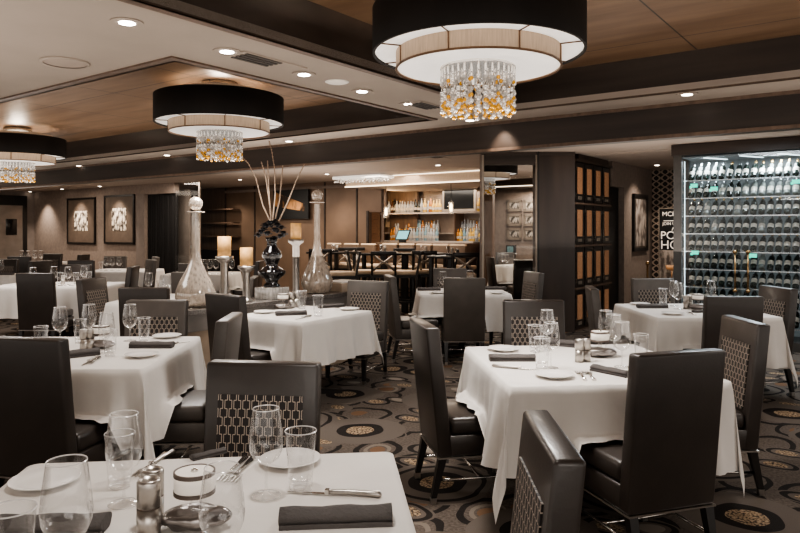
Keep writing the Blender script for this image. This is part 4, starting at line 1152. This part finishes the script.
pendant(386, 212, PW-.7, 'glowing pendant light at the left end of the bar'); pendant(451, 207.5, PW-.7, 'glowing pendant light in front of the television')
# store shelf behind doorway
xl, _ = onwall_y(370, 230, PW+1); xr, _ = onwall_y(384, 230, PW+1)
r = rempty('storage_shelf', xl-.12, PW+.5); tag(r, 'orange brown storage shelves seen through the doorway left of the bar', 'shelf')
m = MB()
for k in range(6): m.box(0, xr-xl+.05, 0, .35, .4+k*.35, .43+k*.35)
m.build('shelves', 'mesh_tan', r); MB().box(-.03, xr-xl+.1, .35, .38, 0, 2.5).build('back', 'mesh_tan', r)

# ------------------------------------------------------------------ bar height furniture
def high_chair_proto():
    r = empty('high_chair')
    for sx in (-1, 1):
        X = sx*.20
        q = lambda y, z, w=.018: [(X-w, y-w, z), (X+w, y-w, z), (X+w, y+w, z), (X-w, y+w, z)]
        MB().hexa(q(-.22, 0), q(-.20, .78)).hexa(q(-.20, .78), q(-.27, 1.18)).build('leg', 'black_wood', r)
        MB().hexa(q(.20, 0), q(.19, .76)).build('leg', 'black_wood', r)
        MB().box(X-.012, X+.012, -.2, .2, .3, .33).build('stretcher', 'black_wood', r)
    MB().box(-.19, .19, .17, .20, .24, .28).box(-.19, .19, -.22, -.19, .3, .33).build('stretcher', 'black_wood', r)
    MB().box(-.23, .23, -.22, .23, .73, .78).build('seat_frame', 'black_wood', r)
    MB().box(-.22, .22, -.20, .22, .78, .85).build('cushion', 'cushion', r, bevel=.025, seg=2)
    MB().box(-.22, .22, -.285, -.255, 1.12, 1.19).build('top_rail', 'black_wood', r, bevel=.01)
    m = MB()
    for s in (-1, 1): m.tube([(-.18*s, -.215, .86), (-.03*s, -.235, .99), (.03*s, -.24, .99+.02), (.18*s, -.262, 1.13)], .02, 4)
    m.build('cross_back', 'frame_silver', r)
    return r
hc = high_chair_proto(); hu = False
def high_chair(px, py_seat, deg, label):
    global hu
    o = hc if not hu else copy_tree(hc); hu = True
    p = at(px, py_seat, .83); o.location = (p.x, p.y, 0); o.rotation_euler.z = R_(deg)
    tag(o, label, 'chair', 'bar height chairs with cream cushions')
HCs = [(384, 271.5, 0, 'bar-height chair with open cross back at the middle of the lounge'), (362, 271, -80, 'bar-height chair with cream seat left of the middle cross back'), (407, 271.5, 80, 'bar-height chair with cream seat right of the middle cross back'),
       (322, 267, 0, 'bar-height chair beside the right glass bottle'), (345, 265.5, 180, 'rear bar-height chair left in the lounge'), (366, 265.2, 200, 'rear bar-height chair behind the middle left one'), (402, 267, 170, 'rear bar-height chair right of centre'),
       (424, 270.5, 0, 'bar-height chair behind the centre back table'), (443, 268, 90, 'bar-height chair left of the right high table'), (463, 274, 5, 'bar-height chair with cross back at the right high table'),
       (343, 272.5, 100, 'bar-height chair nearest the right glass bottle')]
for h in HCs: high_chair(*h)
def high_table(px, py, w, label):
    p = at(px, py, 1.12); r = empty('high_table', (p.x, p.y, 0), TH); tag(r, label, 'table')
    MB().box(-w/2, w/2, -.35, .35, 1.08, 1.12).build('tabletop', 'black_wood', r, bevel=.004)
    for sx in (-1, 1):
        for sy in (-1, 1): MB().box(sx*(w/2-.06)-.03, sx*(w/2-.06)+.03, sy*.28-.03, sy*.28+.03, 0, 1.08).build('leg', 'black_wood', r)
high_table(384, 253, .62, 'high table before the middle cross-back chair'); high_table(333, 251.6, .8, 'high table left behind the right glass bottle'); high_table(426, 253, .62, 'high table behind the centre back table')
high_table(450, 255.5, .5, 'right high table beside the mirror panel')
p = at(383, 253, 1.125)
def cond(px, py, label):
    p = at(px, py, 1.125); r = empty('condiment_stand', p); tag(r, label, 'caddy')
    MB().box(-.07, .07, -.05, .05, 0, .03).build('base', 'black', r)
    MB().cyl(.025, .03, .15, (-.035, 0)).build('jar', 'glass', r); MB().cyl(.025, .03, .13, (.035, 0)).build('jar', 'label_white', r)
cond(383, 252.4, 'small caddy of jars on the middle high table'); cond(335, 251.8, 'small caddy on the left high table'); cond(424, 253.6, 'small caddy on the high table behind the centre'); cond(450, 255.5, 'small caddy on the right high table')
def bar_stool_proto():
    r = empty('bar_stool')
    MB().box(-.185, .185, -.25, -.19, .88, 1.24).build('backrest', 'stool_back', r, bevel=.02)
    MB().box(-.19, .19, -.255, -.185, 1.23, 1.27).build('back_cap', 'cushion', r, bevel=.02)
    MB().box(-.18, .18, -.2, .2, .76, .84).build('seat', 'cushion', r, bevel=.02)
    for sx in (-1, 1):
        for sy in (-1, 1): MB().box(sx*.16-.018, sx*.16+.018, sy*.19-.018, sy*.19+.018, 0, .77).build('leg', 'black_wood', r)
        MB().box(sx*.19-.01, sx*.19+.01, -.19, .19, .28, .31).build('stretcher', 'black_wood', r)
    return r
bs = bar_stool_proto(); su = False
for i, px in enumerate((341, 358, 375, 396, 413, 430, 447, 464)):
    x, _ = onwall_y(px, 241, PW-.85 if px > 380 else PW-1.3)
    o = bs if not su else copy_tree(bs); su = True
    o.location = rm(x, (PW-.85 if px > 380 else PW-1.3)); o.rotation_euler.z = TH
    ordw = ['first', 'second', 'third', 'fourth', 'fifth', 'sixth', 'seventh', 'eighth', 'ninth'][i]
    tag(o, 'tan backed bar stool, %s from the left in the row before the bar' % ordw, 'stool', 'bar stools with tan backs')

# ------------------------------------------------------------------ alcove left of the panels
x, _ = onwall_y(188, 250, PW-.5); x2, _ = onwall_y(222, 250, PW-.5)
r = rempty('sideboard', x-.3, PW-.5); tag(r, 'dark sideboard with shelves behind the left glass bottle', 'sideboard')
MB().box(-.6, x2-x+.5, 0, .45, 0, 1.0).build('cabinet', 'black_wood', r)
m = MB()
for k in range(3): m.box(-.6, x2-x+.5, .2, .45, 1.35+.38*k, 1.38+.38*k)
m.build('shelf', 'bar_wood', r)
x, _ = onwall_y(178, 250, PW-.9)
dr = rempty('crystal_tree', x, PW-.35, 1.0); tag(dr, 'tiered crystal ornament glittering at the left of the sideboard', 'ornament')
MB().lathe([(.16, 0), (.13, .06), (.03, .1), (.12, .16), (.10, .24), (.03, .28), (.10, .34), (.07, .44), (.03, .47), (.06, .55), (.01, .72)], 20).build('body', 'crystal', dr)
x, _ = onwall_y(186, 250, PW-1.2)
r = rempty('draped_cart', x, PW-1.3, 0); tag(r, 'small cart with icy blue cloth thrown over it left of the glass bottle', 'cart')
MB().box(-.25, .25, -.2, .2, 0, 1.05).build('body', 'black_wood', r)
m = MB(); m.hexa([(-.27, -.22, .7), (.1, -.22, .75), (.1, .22, .75), (-.27, .22, .7)], [(-.2, -.21, 1.08), (.26, -.21, 1.16), (.26, .21, 1.16), (-.2, .21, 1.08)]); m.build('blue_cloth', 'ice', r, bevel=.04)
xg, _ = onwall_y(199, 230, PW-2.2)
room_obj(MB().box(xg-.02, xg+.02, PW-2.2, PW-2.16, 0, Z2), 'trim_16', 'frame_silver')
xh, _ = onwall_y(177, 230, PW-2.15)
room_obj(MB().box(xh, xg, PW-2.19, PW-2.18, .1, Z2), 'window_2', 'pane')

# ------------------------------------------------------------------ lights
def light(kind, loc, power, color=(1, .9, .8), size=.3, rot=None, spot=1.2, blend=.6, name='light'):
    l = bpy.data.lights.new(name, kind); l.energy = power; l.color = color
    if kind == 'AREA': l.size = size
    if kind == 'POINT': l.shadow_soft_size = size
    if kind == 'SPOT': l.shadow_soft_size = size; l.spot_size = spot; l.spot_blend = blend
    o = bpy.data.objects.new(name, l); C.objects.link(o); o.location = loc
    if rot: o.rotation_euler = rot
    return o
WARM = (1, .86, .72); NEUT = (1, .94, .88)
for c in (CH1, CH2, CH3):
    light('AREA', c+Vector((0, 0, -.34)), 26, NEUT, .5)
    light('POINT', c+Vector((0, 0, .31)), 24, (1, .85, .68), .08)
tables_xy = [(-.57, 1.9), (1.08, 4.07), (-2.06, 4.45), (-.9, 6.4), (.79, 8.7), (2.86, 6.72), (-4.7, 10.), (-5.4, 13.4), (-3.2, 8.2)]
for (x, y) in tables_xy:
    light('SPOT', (x+.15, y+.1, 2.6), 42, NEUT, .06, spot=1.5, blend=.8)
for (px, py) in ((20, 191.5), (48, 189), (82, 188), (120, 186.2)):
    x, _ = onwall_y(px, py, 10.45); light('SPOT', rm(x, 10.45-.45, Z2-.03), 130, WARM, .04, rot=(R_(8), 0, TH), spot=1.5, blend=.9)
for px, e in ((240, 40), (300, 40), (345, 40)):
    x, _ = onwall_y(px, 190, PW); light('SPOT', rm(x, PW-.8, Z2-.03), 60, WARM, .05, rot=(R_(15), 0, TH), spot=1.7, blend=.9)
light('AREA', rm((xd+xbar1)/2, PW+.7, 2.45), 40, (1, .88, .75), 1.6)
light('AREA', rm((xd+xbar1)/2, PW-2.2, 2.68), 60, WARM, 2.0)
light('AREA', rm(-11.5, PW-2.6, 2.68), 45, WARM, 2.0)
light('AREA', rm(-18.5, 8.0, 2.7), 60, WARM, 3.0)  # added area light that brightens the left picture wall
light('AREA', rm(-14, 10.0, 2.7), 40, WARM, 1.0)
light('POINT', rm((xp1+xd)/2, PW+.5, 2.2), 14, (1, .7, .4), .1)
# wine wall
light('AREA', rm(-1.4, WY+.08, 2.52), 12, (.82, .93, 1), .3)
bpy.context.scene.objects[-1] if False else None
for k in range(3): light('AREA', rm(-2.2+k*.9, WY+.25, 2.52), 7, (.8, .93, 1), .3)
light('AREA', rm(-1.5, WY-1.4, 2.69), 24, (.85, .93, 1), .8)
light('SPOT', at(657, 165, Z2)+Vector((0, 0, -.03)), 50, WARM, .05, spot=2.0, blend=.9)
light('SPOT', rm(LX+.9, LY0+.8, 2.69), 55, WARM, .05, rot=(0, R_(-25), TH), spot=1.8, blend=.9)
light('SPOT', rm(LX+.9, 13.0, 2.69), 50, WARM, .05, rot=(R_(10), 0, TH), spot=2.0, blend=.9)
light('AREA', (2.6, 13.6, 2.6), 45, WARM, 1.0)
light('AREA', (3.0, 16.2, 2.5), 25, WARM, .8)
light('SPOT', at(497, 119, Z1)+Vector((.0, .0, -.02)), 16, WARM, .04, rot=(R_(25), 0, TH), spot=1.2)
# soft fill from the open dining room behind the camera
light('AREA', (.4, -1.6, 2.45), 60, (1, .93, .86), 3.0, rot=(R_(35), 0, 0))
light('AREA', (-4.5, 5.5, 2.6), 34, (1, .93, .86), 1.6)
light('AREA', (4.2, 3.5, 2.6), 26, (1, .93, .86), 1.6)

# added uplights standing in for bounce from cloths and floor onto the ceiling
for (x, y, e, s_) in ((-3.4, 3.0, 60, 2.5), (.2, 3.4, 34, 2.5), (3.2, 4.2, 24, 2.5), (-5.5, 8.2, 70, 3), (-1.2, 8.6, 70, 3), (3.0, 9.0, 40, 2), (-9, 14, 150, 3), (-2.0, 13.2, 60, 2.5), (2.8, 13.0, 20, 1)):
    light('AREA', (x, y, 1.25), e*.46, (1, .89, .79), s_, rot=(PI, 0, 0))
w = bpy.data.worlds.new('world'); bpy.context.scene.world = w; w.use_nodes = True
bg = w.node_tree.nodes['Background']; bg.inputs[0].default_value = (1, .91, .83, 1); bg.inputs[1].default_value = .85

cam = bpy.data.cameras.new('camera'); co = bpy.data.objects.new('camera', cam); C.objects.link(co)
co.location = (0, 0, EYE); co.rotation_euler = (PI/2, 0, 0)
cam.sensor_width = 36; cam.lens = F/800*36; cam.shift_y = -36.5/800; cam.clip_start = .05
bpy.context.scene.camera = co
sc = bpy.context.scene
sc.view_settings.view_transform = 'AgX'
try: sc.view_settings.look = 'AgX - Medium High Contrast'
except Exception: pass
sc.view_settings.exposure = .72
